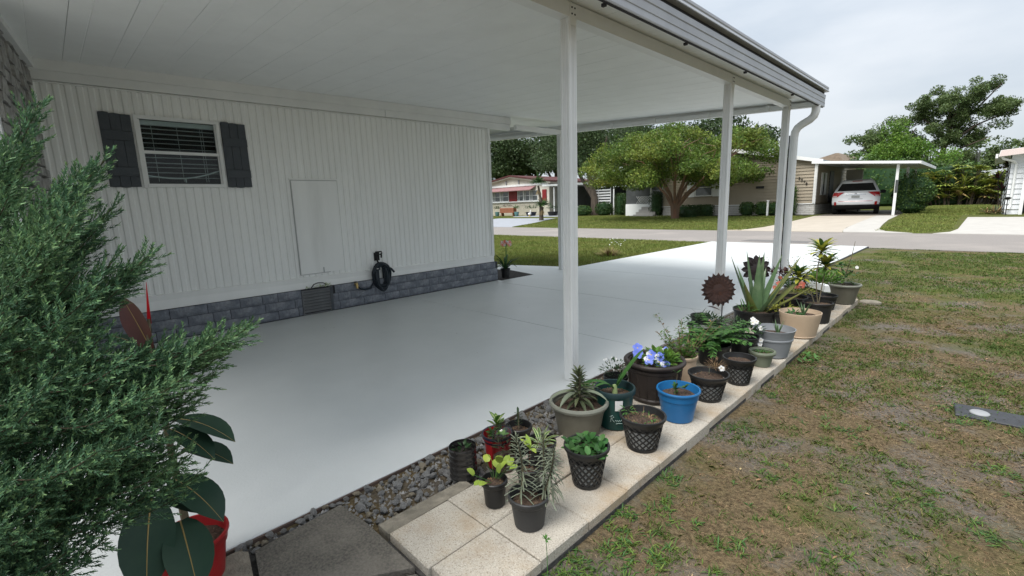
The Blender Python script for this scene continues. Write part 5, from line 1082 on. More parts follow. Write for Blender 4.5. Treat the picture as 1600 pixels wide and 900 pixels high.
for a, c in ((29.0, 29.35), (29.75, 30.1)): hp('window_trim', MB().bx(-.775, -.74, a, c, 1.2, 2.35), M['white'])
hp('side_pane', MB().bx(-.775, -.755, 29.36, 29.74, 1.2, 2.35), M['winglass']); hp('side_door', MB().bx(-.775, -.74, 30.8, 31.7, .8, 2.5), M['screen'])
# screened porch
hp('porch_wall', MB().bx(-12.2, -9.22, 28.6, 28.65, .15, 1.0), M['white']); hp('porch_header', MB().bx(-12.2, -9.22, 28.58, 28.66, 2.55, 2.95), M['white'])
hp('porch_screen', MB().bx(-12.2, -9.22, 28.66, 28.68, 1.0, 2.55), M['screen'])
b = MB()
for k in range(9):
    x = -11.35 + k * .12; b.tube([(x, 28.57, 1.02), (x + .36, 28.57, 1.5)], .012, 4); b.tube([(x + .36, 28.57, 1.02), (x, 28.57, 1.5)], .012, 4)
hp('lattice', b, M['white'], kind='stuff')
d_ = hp('porch_door', (lambda b: (b.bx(-10.3, -10.2, 28.5, 28.56, .8, 2.4), b.bx(-9.45, -9.35, 28.5, 28.56, .8, 2.4), b.bx(-10.2, -9.45, 28.5, 28.56, 2.3, 2.4), b.bx(-10.2, -9.45, 28.5, 28.56, .8, 1.0))[-1])(MB()), M['white'])
part('pane', MB().bx(-10.2 - O[0], -9.45 - O[0], 28.52 - O[1], 28.53 - O[1], 1.0 - O[2], 2.3 - O[2]), M['winglass'], d_)
for k in range(4): hp('step', MB().bev(-10.75 - .03 * k, -9.5 + .03 * k, 28.5 - .3 * (k + 1), 28.497 - .3 * k, .15, .80 - .16 * k, .01), M['conc'])
hp('porch_roof', MB().prism([(-12.4, 28.3, 2.95), (-9.1, 28.3, 2.95), (-9.1, 34, 3.05), (-12.4, 34, 3.05)], (0, 0, .07)), M['white'])
# carport of the tan house
O2 = (2.55, 26.95, .17); tc_ = thing('neighbour_carport', 'flat white carport roof on slim posts beside the tan house', 'carport', O2)
def cp2(name, b, m): return part(name, shift(b, O2), m, tc_)
k = 0; Xc = -.7
while Xc < 3.25:
    x1 = min(Xc + .4, 3.3); z0 = 2.72 - (Xc + .7) * .08; z1 = 2.72 - (x1 + .7) * .08
    b = MB(); b.prism([(Xc, 26.72, z0), (x1 - .03, 26.72, z1), (x1 - .02, 26.72, z1 + .05), (x1, 26.72, z1 + .05), (x1, 26.72, z1 + .07), (Xc, 26.72, z0 + .07)], (0, 7.6, 0)); cp2('roof_panel', b, M['gutter']); Xc += .4
b = MB(); b.prism([(-.72, 26.68, 2.71), (3.32, 26.68, 2.39), (3.32, 26.68, 2.50), (-.72, 26.68, 2.83)], (0, .035, 0)); cp2('fascia', b, M['white'])
cp2('side_fascia', MB().bx(3.302, 3.335, 26.72, 34.3, 2.37, 2.50), M['white'])
for y in (26.95, 30.5, 33.8): cp2('post', MB().bx(2.5, 2.6, y - .05, y + .05, .17, 2.43), M['white'])
cp2('storage_wall', MB().bx(-.6, 0.2, 34.0, 34.1, .2, 2.6), M['cream'])
cp2('wood_screen', MB().bx(-.72, -.15, 32.2, 32.26, .2, 1.35), M['wood'])
cp2('house_plate', MB().bx(2.52, 2.62, 26.885, 26.898, 1.2, 1.75), M['screen'])
t = thing('covered_cart', 'dark covered cart standing ahead of the white car under the far carport', 'cart', (-.12, 33.2, .2))
b = MB(); b.bev(-.5, .5, -.35, .35, .25, 1.2, .06).bev(-.52, .52, -.37, .37, 1.205, 1.62, .16); part('cover', b, M['carblack'], t)
for x in (-.42, .42): part('leg', MB().bx(x - .03, x + .03, -.3, .3, 0, .249), M['iron'], t)
t = thing('kettle_grill', 'black round kettle grill on legs right of the white car', 'grill', (2.05, 32.2, .2))
part('bowl', MB().lathe([(.02, .62), (.2, .70), (.27, .84), (.27, .86), (.2, .99), (.02, 1.05)], 16), M['carblack'], t, True)
for k in range(3): e = k * 2.09; part('leg', MB().tube([(.1 * math.cos(e), .1 * math.sin(e), .68), (.26 * math.cos(e), .26 * math.sin(e), 0)], .02, 5), M['iron'], t)
# ---- white SUV
t = thing('parked_car', 'white sport utility car seen from behind under the carport of the tan house', 'car', (.96, 27.85, .205), math.radians(7))
ZL = [(.24, .30, 4.45, .84), (.34, .10, 4.58, .90), (.48, .0, 4.66, .93), (.62, -.02, 4.66, .94), (.74, .03, 4.6, .945), (.86, .05, 4.5, .945), (.98, .07, 4.2, .93), (1.08, .12, 3.7, .905), (1.18, .21, 3.35, .865), (1.34, .36, 2.95, .79), (1.5, .52, 2.55, .71), (1.60, .56, 2.3, .655), (1.67, .72, 2.1, .58), (1.695, .95, 1.9, .48)]
def zi(z):
    for p, q in zip(ZL[:-1], ZL[1:]):
        if p[0] <= z <= q[0]: u = (z - p[0]) / (q[0] - p[0]); return [p[i] + (q[i] - p[i]) * u for i in range(4)]
    return list(ZL[-1])
def rear(u, z): _, yr, yf, w_ = zi(z); return (u * w_, yr + .22 * abs(u) ** 4.5 + .03 * u * u, z)
US = [-1, -.95, -.86, -.7, -.45, -.2, 0, .2, .45, .7, .86, .95, 1]; b = MB(); n_ = 0
for (z, yr, yf, w_) in ZL:
    ring = [rear(u, z) for u in US] + [(w_, yr + (yf - yr) * q, z) for q in (.2, .4, .6, .8)] + [(u * w_, yf - .5 * abs(u) ** 3, z) for u in reversed(US)] + [(-w_, yr + (yf - yr) * q, z) for q in (.8, .6, .4, .2)]
    n_ = len(ring); b.v += ring
for i in range(len(ZL) - 1):
    for k in range(n_): b.f.append((i * n_ + k, i * n_ + (k + 1) % n_, (i + 1) * n_ + (k + 1) % n_, (i + 1) * n_ + k)); b.m.append(1 if ZL[i + 1][0] <= .49 else 0)
b.f.append(tuple((len(ZL) - 1) * n_ + k for k in range(n_))); b.m.append(0); b.f.append(tuple(range(n_ - 1, -1, -1))); b.m.append(1)
part('body', b, [M['carpaint'], M['carblack']], t, True)
def patch(name, f0, f1, z0, z1, m, off=.008, nz_=5, nu=8, smooth=True):
    b = MB()
    for j in range(nz_ + 1):
        z = z0 + (z1 - z0) * j / nz_; a, c = f0(j / nz_), f1(j / nz_)
        for i in range(nu + 1):
            x, y, zz = rear(a + (c - a) * i / nu, z); b.v.append((x * 1.006, y - off, zz)); 
    for j in range(nz_):
        for i in range(nu): q = j * (nu + 1) + i; b.f.append((q, q + 1, q + nu + 2, q + nu + 1)); b.m.append(0)
    return part(name, b, m, t, smooth)
patch('rear_window', lambda v: -.87 + .02 * v, lambda v: .87 - .02 * v, 1.14, 1.50, M['carglass'])
for s in (-1, 1):
    if s > 0: patch('tail_light', lambda v: .52 - .02 * v + .25 * (1 - v), lambda v: .985, .86, 1.08, M['tail'], .012); patch('lamp_lens', lambda v: .80, lambda v: .96, .875, .92, M['tailclear'], .018, 1); patch('bumper_reflector', lambda v: .80, lambda v: .90, .46, .62, M['tail'], .014)
    else: patch('tail_light', lambda v: -.985, lambda v: -.52 + .02 * v - .25 * (1 - v), .86, 1.08, M['tail'], .012); patch('lamp_lens', lambda v: -.96, lambda v: -.80, .875, .92, M['tailclear'], .018, 1); patch('bumper_reflector', lambda v: -.90, lambda v: -.80, .46, .62, M['tail'], .014)
    part('door_mirror', MB().bev(s * 1.02 - .11, s * 1.02 + .11, 3.0, 3.12, 1.0, 1.17, .03), M['carblack'], t)
    b = MB(); ys_s = [.75, 1.4, 2.2, 2.8]; b.add([(s * .872, .55, 1.14), (s * .872, 3.1, 1.14), (s * .735, 2.55, 1.46), (s * .735, .85, 1.46)], [(0, 1, 2, 3)]); part('side_window', b, M['carglass'], t)
    for y in (.85, 3.6):
        wv = MB().lathe([(.20, -.10), (.33, -.10), (.355, -.07), (.355, .07), (.33, .10), (.20, .10)], 24); o_ = part('wheel', wv, M['tyre'], t, True, loc=(s * .83, y, .355), rot=(0, math.pi / 2, 0)); part('rim', MB().lathe([(.001, .07), (.08, .085), (.2, .075), (.2, -.09)], 16), M['chrome'], o_)
patch('number_plate', lambda v: -.17, lambda v: .17, .80, .92, M['plate'], .012, 1, 2)
patch('plate_recess', lambda v: -.30, lambda v: .30, .74, .775, M['gutter'], .006, 1, 4); patch('bright_strip', lambda v: -.42, lambda v: .42, .955, .98, M['chrome'], .012, 1, 4)
patch('high_brake_light', lambda v: -.3, lambda v: .3, 1.585, 1.625, M['tail'], .03, 1, 4); patch('bumper_seam', lambda v: -.72, lambda v: .72, .635, .655, M['tail'], .006, 1, 8)
part('badge', MB().lathe([(.001, .006), (.05, .004), (.055, 0)], 14), M['chrome'], t, loc=(0, .055, 1.02), rot=(math.pi / 2, 0, 0), scale=(1, .55, 1)); part('wiper', MB().tube([(-.05, .135, 1.16), (.38, .19, 1.19)], .012, 5), M['carblack'], t)
for s in (-.5, .5): part('roof_rail', MB().tube([(s, 1.0, 1.71), (s * 1.04, 2.0, 1.73)], .02, 6), M['chrome'], t)
# ---- red-trimmed house
O = (-26.8, 32, .2); rh = thing('red_trimmed_house', 'cream house with maroon roof edge, mauve awning and red shutters across the street', 'house', O); th_s = th; th = rh
hp('wall', MB().bx(-31.5, -22.1, 32.0, 40, .1, 3.15), M['cream'])
hp('gable', MB().prism([(-31.5, 32.0, 3.152), (-22.1, 32.0, 3.152), (-26.8, 32.0, 3.82)], (0, 8, 0)), M['cream'])
b = MB(); bricks(b, (-31.5, 32), (-22.1, 32), .1, 1.50, (0, -1, 0), .6, .2, .02); hp('block_face', b, M['blockwall'], kind='stuff')
b = MB(); b.prism([(-26.8, 31.6, 3.86), (-21.6, 31.6, 3.12), (-21.6, 31.6, 3.24), (-26.8, 31.6, 3.99)], (0, 8.6, 0)); b.prism([(-26.8, 31.6, 3.86), (-26.8, 31.6, 3.99), (-32, 31.6, 3.24), (-32, 31.6, 3.12)], (0, 8.6, 0)); hp('roof', b, M['roof_r'])
b = MB(); b.prism([(-26.8, 31.7, 3.74), (-21.7, 31.7, 3.0), (-21.7, 31.7, 3.11), (-26.8, 31.7, 3.85)], (0, .06, 0)); b.prism([(-26.8, 31.7, 3.74), (-26.8, 31.7, 3.85), (-31.9, 31.7, 3.11), (-31.9, 31.7, 3.0)], (0, .06, 0)); hp('barge_board', b, M['cream'])
for x in (-27.6, -25.9): hp('gable_bracket', MB().bx(x, x + .12, 31.9, 31.99, 3.15, 3.5), M['roof_g'])
hp('awning', MB().prism([(-31.3, 31.2, 2.48), (-31.3, 31.2, 2.55), (-31.3, 31.99, 2.88), (-31.3, 31.99, 2.80)], (7.6, 0, 0)), M['awning'])
hp('frieze', MB().bx(-31.4, -22.2, 31.95, 31.99, 2.92, 3.1), M['white'])
for a, c in ((-30.6, -29.6), (-29.5, -28.5), (-28.4, -27.3), (-26.0, -25.3), (-25.2, -24.5), (-24.4, -23.5)):
    hwin(a, c, 1.58, 2.46, 31.98); hp('curtain', MB().bx(a + .05, a + (c - a) * .35, 31.949, 31.953, 1.58, 2.46), M['curtain'])
for a, c in ((-27.2, -26.66), (-26.64, -26.1), (-22.9, -22.4)): hp('shutter', MB().bev(a, c, 31.93, 31.98, 1.45, 2.5, .01), M['maroon'])
hp('sill', MB().bx(-31, -23, 31.86, 31.94, 1.44, 1.525), M['white'])
# its flat side carport
O3 = (-17.5, 31.5, .2); t = thing('shaded_carport', 'low flat roofed carport in deep shade right of the red trimmed house', 'carport', O3); 
def c3(name, b, m): return part(name, shift(b, O3), m, t)
c3('roof', MB().prism([(-22.05, 31.0, 2.72), (-12.6, 31.0, 2.55), (-12.6, 31.0, 2.70), (-22.05, 31.0, 2.87)], (0, 8, 0)), M['white'])
c3('back_wall', MB().bx(-22, -12.4, 38.9, 39, .2, 2.6), M['screen']); c3('side_wall', MB().bx(-22.08, -22.02, 33, 39, .2, 2.7), M['roof_g'])
for x in (-20.9, -18.6, -14.9, -12.8): c3('post', MB().bx(x, x + .09, 31.15, 31.24, .2, 2.6), M['white'])
c3('white_panel', MB().bx(-13.0, -12.3, 33, 33.1, 1.2, 2.5), M['white'])
t = thing('louvred_screen', 'white horizontal slat privacy screen beside the bare tree trunk', 'fence', (-16.1, 31.3, .2))
for x in (-.75, -.3, .85): part('post', MB().bx(x, x + .05, 0, .05, 0, 2.1), M['white'], t)
sm = MB().bev(-.74, .88, -.025, -.002, 0, .11, .01).mesh('slat', M['white'])
for k in range(9): link('slat', sm, t, (0, 0, .2 + k * .21))
# yard pots of the red house
def smallpot(label, x, y, m, mf, h=.4, r=.22, ph=.6, name='yard_planter', bloom=None):
    t = thing(name, label, 'planter', (x, y, zt(y))); part('pot', MB().lathe([(r * .7, 0), (r * .75, .02), (r, h), (r * .9, h), (r * .8, h - .05)], 16).disc(r * .85, h - .04, 16), m, t, True)
    b = MB(); bush(b, (0, 0, h + ph * .4), (r * 1.4, r * 1.4, ph * .5), 90, .16, .06); part('foliage', b, mf, t)
    if bloom: b = MB(); bush(b, (0, 0, h + ph * .6), (r * 1.4, r * 1.4, ph * .4), 30, .08, .08); part('blossom', b, bloom, t)
smallpot('teal pot with a leafy plant left of the terracotta trough', -27.3, 30.4, M['teal'], M['lf_olive'])
smallpot('teal pot with a tall plant right of the terracotta trough', -23.9, 29.6, M['teal'], M['lf_mid'])
smallpot('wide dark tub holding a little conifer by the cream wall', -22.7, 30.2, M['navy'], M['lf_dark'], .35, .5)
smallpot('white tub of pale flowers in front of the shaded carport', -19.3, 30.2, M['brick_w'], M['lf_mid'], .4, .25, .9, bloom=M['f_white'])
smallpot('dark tub crowded with low plants by the corner of the red trimmed house', -20.3, 30.3, M['black'], M['lf_dark'], .35, .45, .5)
t = thing('terracotta_trough', 'terracotta planter trough on legs in front of the cream house wall', 'planter', (-25.6, 30.2, .2))
part('trough', MB().bev(-.9, .9, -.2, .2, .3, .75, .03), M['terracotta'], t); [part('leg', MB().bx(x, x + .1, -.15, .15, 0, .3), M['wood'], t) for x in (-.8, .7)]
b = MB(); bush(b, (0, 0, .85), (.8, .2, .15), 80, .14, .05); part('foliage', b, M['lf_maroon'], t)
t = thing('garden_goose', 'small white goose figure standing by the dark tub', 'figurine', (-21.7, 28.9, .2))
part('body', MB().tube([(-.12, 0, .22), (0, 0, .2), (.12, 0, .24), (.15, 0, .4), (.17, 0, .52), (.21, 0, .53)], [.04, .12, .09, .045, .05, .02], 10), M['label'], t, True); [part('foot', MB().bx(.0, .08, s * .05 - .02, s * .05 + .02, 0, .1), M['f_yel'], t) for s in (-1, 1)]
# ---- hedges and shrubs: leaf shells
def shrub(name, label, cat, c, boxes, n, size, m, group=None, core=None, stem=True, upb=.3):
    t = thing(name, label, cat, (c[0], c[1], zt(c[1])), 0, group)
    pts = []
    for (bx_, by, bz, rx, ry, rz, p) in boxes:
        k = n // len(boxes); u = rng.uniform(-1, 1, (k * 3, 3)); f = (np.abs(u) ** p).sum(1) ** (1 / p); u = u[(f < 1) & (f > .62)][:k]
        u = u * (1 + .10 * (vnoise(u + bx_ * 3, 2.3, 5)[:, None] - .5)); pts.append(u * np.array([rx, ry, rz]) + np.array([bx_, by, bz]))
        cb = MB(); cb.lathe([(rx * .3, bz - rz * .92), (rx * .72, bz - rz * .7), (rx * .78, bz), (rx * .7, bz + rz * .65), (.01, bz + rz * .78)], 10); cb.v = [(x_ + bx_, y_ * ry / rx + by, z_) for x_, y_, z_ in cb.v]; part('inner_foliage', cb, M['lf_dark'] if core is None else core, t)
    link('foliage', npmesh('foliage', leafcloud(np.concatenate(pts), size, upb), 4, m), t)
    if stem: part('stem', MB().tube([(0, 0, -.02), (0, 0, .2)], .04, 6), M['bark'], t)
    return t
HG = 'clipped column hedges across the street'
shrub('column_hedge', 'clipped dark green column hedge, left one of the touching pair', 'hedge', (-13.45, 30.0), [(0, 0, .80, .43, .45, .82, 5)], 2600, .075, M['hedge'], HG)
shrub('column_hedge', 'clipped dark green column hedge, right one of the touching pair by the porch steps', 'hedge', (-12.60, 29.95), [(0, 0, .80, .43, .45, .82, 5)], 2600, .075, M['hedge'], HG)
shrub('column_hedge', 'dark column hedge standing between the porch steps and the myrtle trunk', 'hedge', (-9.55, 28.0), [(0, 0, .78, .40, .45, .80, 5)], 2600, .07, M['hedge'], HG)
shrub('column_hedge', 'tall clipped column hedge in front of the house number', 'hedge', (-1.78, 27.55), [(0, 0, .76, .33, .36, .78, 6)], 2600, .065, M['hedge2'], HG)
shrub('low_hedge', 'low clipped hedge along the white block skirt under the window', 'hedge', (-6.85, 27.55), [(-.55, 0, .32, .56, .35, .36, 6), (.15, 0, .32, .4, .35, .36, 5), (.75, 0, .32, .42, .35, .36, 5)], 4200, .07, M['hedge'])
BX = 'round boxwoods by the tan house'
shrub('boxwood', 'round clipped boxwood, left one of three before the white skirt', 'bush', (-3.85, 27.5), [(0, 0, .38, .40, .4, .38, 2.6)], 1700, .065, M['hedge2'], BX)
shrub('boxwood', 'round clipped boxwood, middle one of three before the white skirt', 'bush', (-3.05, 27.5), [(0, 0, .38, .42, .4, .38, 2.6)], 1700, .065, M['hedge2'], BX)
shrub('boxwood', 'round clipped boxwood right of the white marker post', 'bush', (-2.55, 27.7), [(0, 0, .36, .38, .4, .36, 2.6)], 1500, .065, M['hedge2'], BX)
shrub('low_shrub', 'low dark spreading shrub right of the myrtle trunk', 'bush', (-6.6, 26.3), [(0, 0, .22, .62, .5, .28, 2)], 1300, .085, M['t_dark'])
shrub('low_shrub', 'low dark shrub between the bare trunk and the hedge pair', 'bush', (-15.2, 30.4), [(0, 0, .5, .75, .6, .55, 2.2)], 1700, .10, M['hedge'])
shrub('low_shrub', 'small rounded green shrub at the foot of the bare trunk', 'bush', (-16.9, 30.0), [(0, 0, .4, .8, .6, .42, 2)], 1500, .10, M['hedge2'])
shrub('big_bush', 'rounded green bush right of the far carport post', 'bush', (3.0, 28.3), [(0, 0, .95, .72, .8, .98, 2.3), (.25, -.2, 1.0, .62, .6, .6, 2)], 4800, .10, M['hedge2'])
shrub('big_bush', 'green shrub at the left end of the cream house wall', 'bush', (-28.2, 29.6), [(0, 0, .8, .8, .7, .85, 2.2)], 1700, .12, M['lf_mid'])
shrub('back_hedge', 'loose green shrubs seen under the carport behind the white car', 'bush', (.4, 46), [(0, 0, 1.6, 3.2, 1.5, 2.0, 2.5), (-3, 1, 1.9, 2.4, 1.5, 2.4, 2.5), (3, 0, 1.4, 2, 1.5, 1.8, 2.5)], 7000, .20, M['hedge2'])
t = thing('marker_post', 'short white post standing in front of the boxwoods', 'post', (-2.62, 26.9, .18)); part('post', MB().bev(-.04, .04, -.04, .04, 0, .80, .01), M['white'], t); part('cap', MB().bev(-.055, .055, -.055, .055, .801, .84, .01), M['white'], t)
t = thing('white_flowers', 'clump of white flowers on the lawn left of the bare trunk', 'flowers', (-16.3, 28.3, .2)); b = MB(); bush(b, (0, 0, .3), (.4, .4, .3), 120, .16, .03); part('foliage', b, M['lf_mid'], t); b = MB(); bush(b, (-.1, 0, .6), (.3, .3, .2), 40, .12, .10); part('blossom', b, M['f_white'], t)
# grass tuft with pale flowers on the near left lawn
t = thing('flowering_tuft', 'loose straw-green grass clump with tiny white flowers by the slab edge', 'plant', (-.45, 8.95, -.02)); b = MB()
for k in range(330): d = rd(.9); b.leaf((d.x * .14, d.y * .14, 0), d, random.uniform(.14, .28), .010, .6, 3, .2, mi=(0 if k % 5 else 1))
part('foliage', b, [M['straw'], M['lf_lime']], t); b = MB(); [b.leaf((random.gauss(.12, .12), random.gauss(0, .12), random.uniform(.25, .4)), rd(.4), .03, .03, .2, 2) for k in range(26)]; part('blossom', b, M['f_white'], t)
# ---- yucca with two heads
t = thing('yucca_tree', 'two-headed yucca with spiky green crowns beside the blue-grey drive', 'tree', (-15.6, 23.6, .1))
b = MB(); b.tube([(0, 0, 0), (.0, 0, .8), (-.05, 0, 1.5), (-.22, .0, 2.3)], [.16, .12, .09, .07], 8); b.tube([(0, 0, .5), (.12, 0, .9)], .1, 8); part('trunk', b, M['bark'], t, True)
for c, L, n in (((-.22, 0, 2.5), .72, 130), ((.13, 0, 1.0), .7, 120)):
    b = MB()
    for k in range(n): b.leaf(c, rd(.25), L * random.uniform(.7, 1.15), .085, .7, 4, .2)
    part('crown', b, M['palmgreen'], t)
b = MB()
for k in range(50): d = rd(-.9); b.leaf(Vector((-.2, 0, 2.2)), Vector((d.x * .5, d.y * .5, -1)), .55, .04, .2, 2)
for k in range(40): d = rd(-.9); b.leaf(Vector((.08, 0, .85)), Vector((d.x * .6, d.y * .6, -1)), .55, .04, .2, 2)
part('dry_leaves', b, M['palmdry'], t)
# ---- trees
def tree(name, label, base, limbs, clumps, n, size, m, bark='bark', hole=.36, hf=1.3, upb=.5, moss=None, shell=2.2, twigs=True):
    t = thing(name, label, 'tree', base); b = MB()
    for pts, r0, r1 in limbs:
        k = len(pts); b.tube(pts, [r0 + (r1 - r0) * i / (k - 1) for i in range(k)], 8)
    part('trunk', b, M[bark], t, True)
    P = crownpts(clumps, n, shell, hole, hf, seed=len(label)); V = leafcloud(P, size, upb); link('crown', npmesh('crown', V, 4, M[m]), t)
    if moss:
        b = MB()
        for (x, y, z, L) in moss:
            for k in range(14): p = Vector((x + random.gauss(0, .5), y + random.gauss(0, .5), z + random.gauss(0, .3))); b.leaf(p, (random.gauss(0, .1), random.gauss(0, .1), -1), L * random.uniform(.5, 1.2), .22, .1, 4, .2)
        part('spanish_moss', b, M['moss'], t)
    return t
# crape myrtle: many-stemmed vase, wide umbrella crown
lim = []; cl = []
for k in range(11):
    a = k * 2.4 + .3; sp = (.7 + .5 * (k % 3)) ; x, y = math.cos(a), math.sin(a)
    tip = (x * sp * 1.9, y * sp * 1.6, 2.7 + .4 * (k % 3)); lim.append(([(x * .10, y * .10, -.03), (x * .17, y * .16, .7), (x * .42 * sp, y * .42 * sp, 1.35), (x * 1.1 * sp, y * .95 * sp, 2.2), tip], .115, .03))
    for j in range(4):
        e = rd(.5); lim.append(([(x * 1.1 * sp, y * .95 * sp, 2.2), (tip[0] + e.x * .7, tip[1] + e.y * .7, tip[2] + e.z * .5 - .2), (tip[0] + e.x * 1.8, tip[1] + e.y * 1.5, tip[2] + e.z * .6)], .03, .006))
for k in range(150):
    a = random.random() * 6.283; q = math.sqrt(random.random()); x, y = 5.0 * q * math.cos(a), 4.2 * q * math.sin(a)
    top = 4.95 * math.sqrt(max(.0, 1 - .55 * q * q)) + .1; lo = 1.6 + .1 * q if q > .25 else 1.95; z = lo + .35 + (top - lo - .35) * random.random(); s = random.uniform(.6, 1.0); cl.append((x, y, z, s, s, s * .5))
lim.append(([(0, 0, -.03), (0, 0, .5), (.05, .02, 1.1)], .22, .12))
tree('crape_myrtle', 'broad umbrella-crowned myrtle with many cinnamon stems on the far lawn', (-6.85, 25.1, .14), lim, cl, 80000, .12, 't_crape', 'crape', .36, 1.5, .4)
# bare-trunked oak left of the screen
tree('shade_oak', 'dark oak with a bare leaning double trunk beside the louvred screen', (-16.5, 31.0, .2), [([(0, 0, -.05), (-.05, 0, 1.4), (-.5, .1, 2.6), (-.9, .2, 4.5)], .32, .16), ([(-.05, 0, 1.3), (-.9, .1, 2.3), (-1.6, .2, 3.2), (-2.3, .3, 5)], .2, .1), ([(-.3, 0, 2.2), (.3, .3, 4), (.8, .5, 6)], .16, .07)],
     [(random.gauss(-1.6, 1.7), random.gauss(.5, 1.6), random.uniform(3.9, 7.5), random.uniform(.8, 1.5), random.uniform(.8, 1.4), random.uniform(.6, 1.0)) for k in range(44)], 22000, .17, 't_dark', 'bark', .26)
oaks = [(-34, 47, 12, 6, 'left end of'), (-28, 50, 13, 6.5, 'second in'), (-21, 47, 11.5, 6, 'third in'), (-14.5, 50, 11, 5.5, 'right end of'), (-38, 47.5, 14.5, 7.5, 'tallest and farthest left in'), (-42, 44, 11, 6, 'far left of')]
for x, y, H_, R, wd_ in oaks:
    cl = []
    for k in range(70):
        e = rd(.0); q = random.random() ** .4; cl.append((e.x * R * q * .9, e.y * R * q * .8, H_ * .48 + e.z * H_ * .42 * q, R * .27, R * .27, R * .2))
    tree('background_oak', 'dense dark oak, %s the tree line behind the red house' % wd_, (x, y, .2), [([(0, 0, -.1), (.2, 0, H_ * .3), (0, .2, H_ * .6)], .4, .15), ([(.1, 0, H_ * .25), (R * .4, 0, H_ * .5)], .2, .08), ([(.1, 0, H_ * .25), (-R * .4, .3, H_ * .55)], .2, .08)], cl, 24000, .30, 't_dark', 'bark', .22, .7)
# right-hand trees
def blob(n, c, R, s, flat=.7): return [(c[0] + random.gauss(0, R[0] * .45), c[1] + random.gauss(0, R[1] * .45), c[2] + random.gauss(0, R[2] * .45), s * random.uniform(.7, 1.3), s * random.uniform(.7, 1.3), s * flat * random.uniform(.7, 1.2)) for k in range(n)]
tree('bright_tree', 'rounded bright green tree above the far carport roof', (-1.0, 57, .2), [([(0, 0, -.1), (.1, 0, 2.5), (0, 0, 4.5)], .25, .1), ([(0, 0, 2), (1.2, 0, 4)], .12, .05), ([(0, 0, 2), (-1.3, 0, 4)], .12, .05)], blob(38, (0, 0, 4.4), (2.9, 2.4, 2.2), 1.0), 11000, .20, 't_bright', 'bark', .3, 1.0)
L3 = [([(0, 0, -.1), (.1, 0, 3.5), (.5, 0, 6.5), (.9, 0, 9.5), (1.6, 0, 12)], .42, .08)]
for (z0, x1, z1, x2, z2) in ((4.5, 2.0, 6.2, 4.4, 7.2), (5.5, -1.5, 7.2, -3.6, 8.2), (6.5, 3.0, 8.7, 5.9, 10.0), (7.0, -.8, 9.2, -2.4, 10.8), (8, 2.8, 10.6, 4.6, 13.0), (3.8, -1.6, 5.0, -3.0, 5.4), (8.5, .6, 10.5, .2, 12.4), (4, 1.8, 4.8, 3.5, 4.9)): L3.append(([(.1 + (z0 - 3.5) * .12, 0, z0), (x1, random.uniform(-.8, .8), z1), (x2, random.uniform(-1.5, 1.5), z2)], .16, .04))
cl = []
for (x, z, rx, rz, n) in ((4.2, 7.3, 1.6, .6, 9), (-3.4, 8.3, 1.6, .9, 9), (5.6, 10.2, 1.6, .8, 11), (-2.2, 10.7, 1.5, .8, 9), (4.3, 12.7, 1.5, .9, 11), (.6, 11.8, 2.0, .9, 12), (2.4, 9.6, 2.0, 1.0, 12), (-2.8, 5.7, 1.3, .7, 7), (3.2, 5.0, 1.1, .5, 6), (-.5, 8.4, 1.6, .8, 9), (1.8, 7.4, 1.4, .7, 8), (6.9, 10.4, .9, .4, 5), (2.2, 11.4, 2.2, 1.0, 10)):
    cl += [((x + random.gauss(0, rx * .55)) * .74 - .0, random.gauss(0, 1.2), z + random.gauss(0, rz * .8), random.uniform(.5, 1.1), random.uniform(.5, 1.1), random.uniform(.4, .8)) for k in range(int(n * 1.5))]
tall = tree('tall_oak', 'tall open-crowned tree hung with grey moss above the palm clump', (1.2, 67.5, .2), L3, cl, 46000, .21, 't_mid', 'bark', .33, 1.2, .5, moss=[(-.9, 0, 5.8, 2.6), (.0, 0, 5.2, 2.6), (-1.8, 0, 5.6, 2.2), (1.0, 0, 4.6, 2.6), (3.1, 0, 5.6, 1.8)], shell=2.6); tall.scale = (.88, .9, .85)
tree('grey_tree', 'thin grey-green tree behind the rounded bright tree', (-3.5, 70, .2), [([(0, 0, -.1), (.2, 0, 4), (.6, 0, 7.5)], .3, .1), ([(.1, 0, 3.5), (-2.4, 0, 6.2)], .14, .05), ([(.2, 0, 4), (2.5, 0, 8)], .14, .05), ([(.2, 0, 4), (-1, 0, 8)], .12, .04)], blob(52, (-.4, 0, 6.6), (4.0, 2.5, 2.6), 1.1, .6), 15000, .24, 't_mid', 'bark', .4, 1.0)
tree('distant_tree', 'dark green trees low behind the far grey roof at right', (6.5, 92, .2), [([(0, 0, -.1), (0, 0, 4)], .3, .15), ([(0, 0, 2), (-3, 0, 4.5)], .2, .08), ([(0, 0, 2), (3, 0, 4.5)], .2, .08)], blob(38, (0, 0, 5.0), (5.5, 3, 2.6), 1.3, .6), 8000, .36, 't_mid', 'bark', .34, .8)
tree('distant_tree', 'dense dark tree mass behind the tall mossy tree', (-.5, 80, .2), [([(0, 0, -.1), (0, 0, 3)], .3, .15), ([(0, 0, 1.5), (-4, 0, 3.5)], .2, .08), ([(0, 0, 1.5), (4, 0, 3.5)], .2, .08)], blob(44, (0, 0, 2.8), (6.5, 3, 2.4), 1.4, .7), 11000, .36, 't_dark', 'bark', .3, .8)
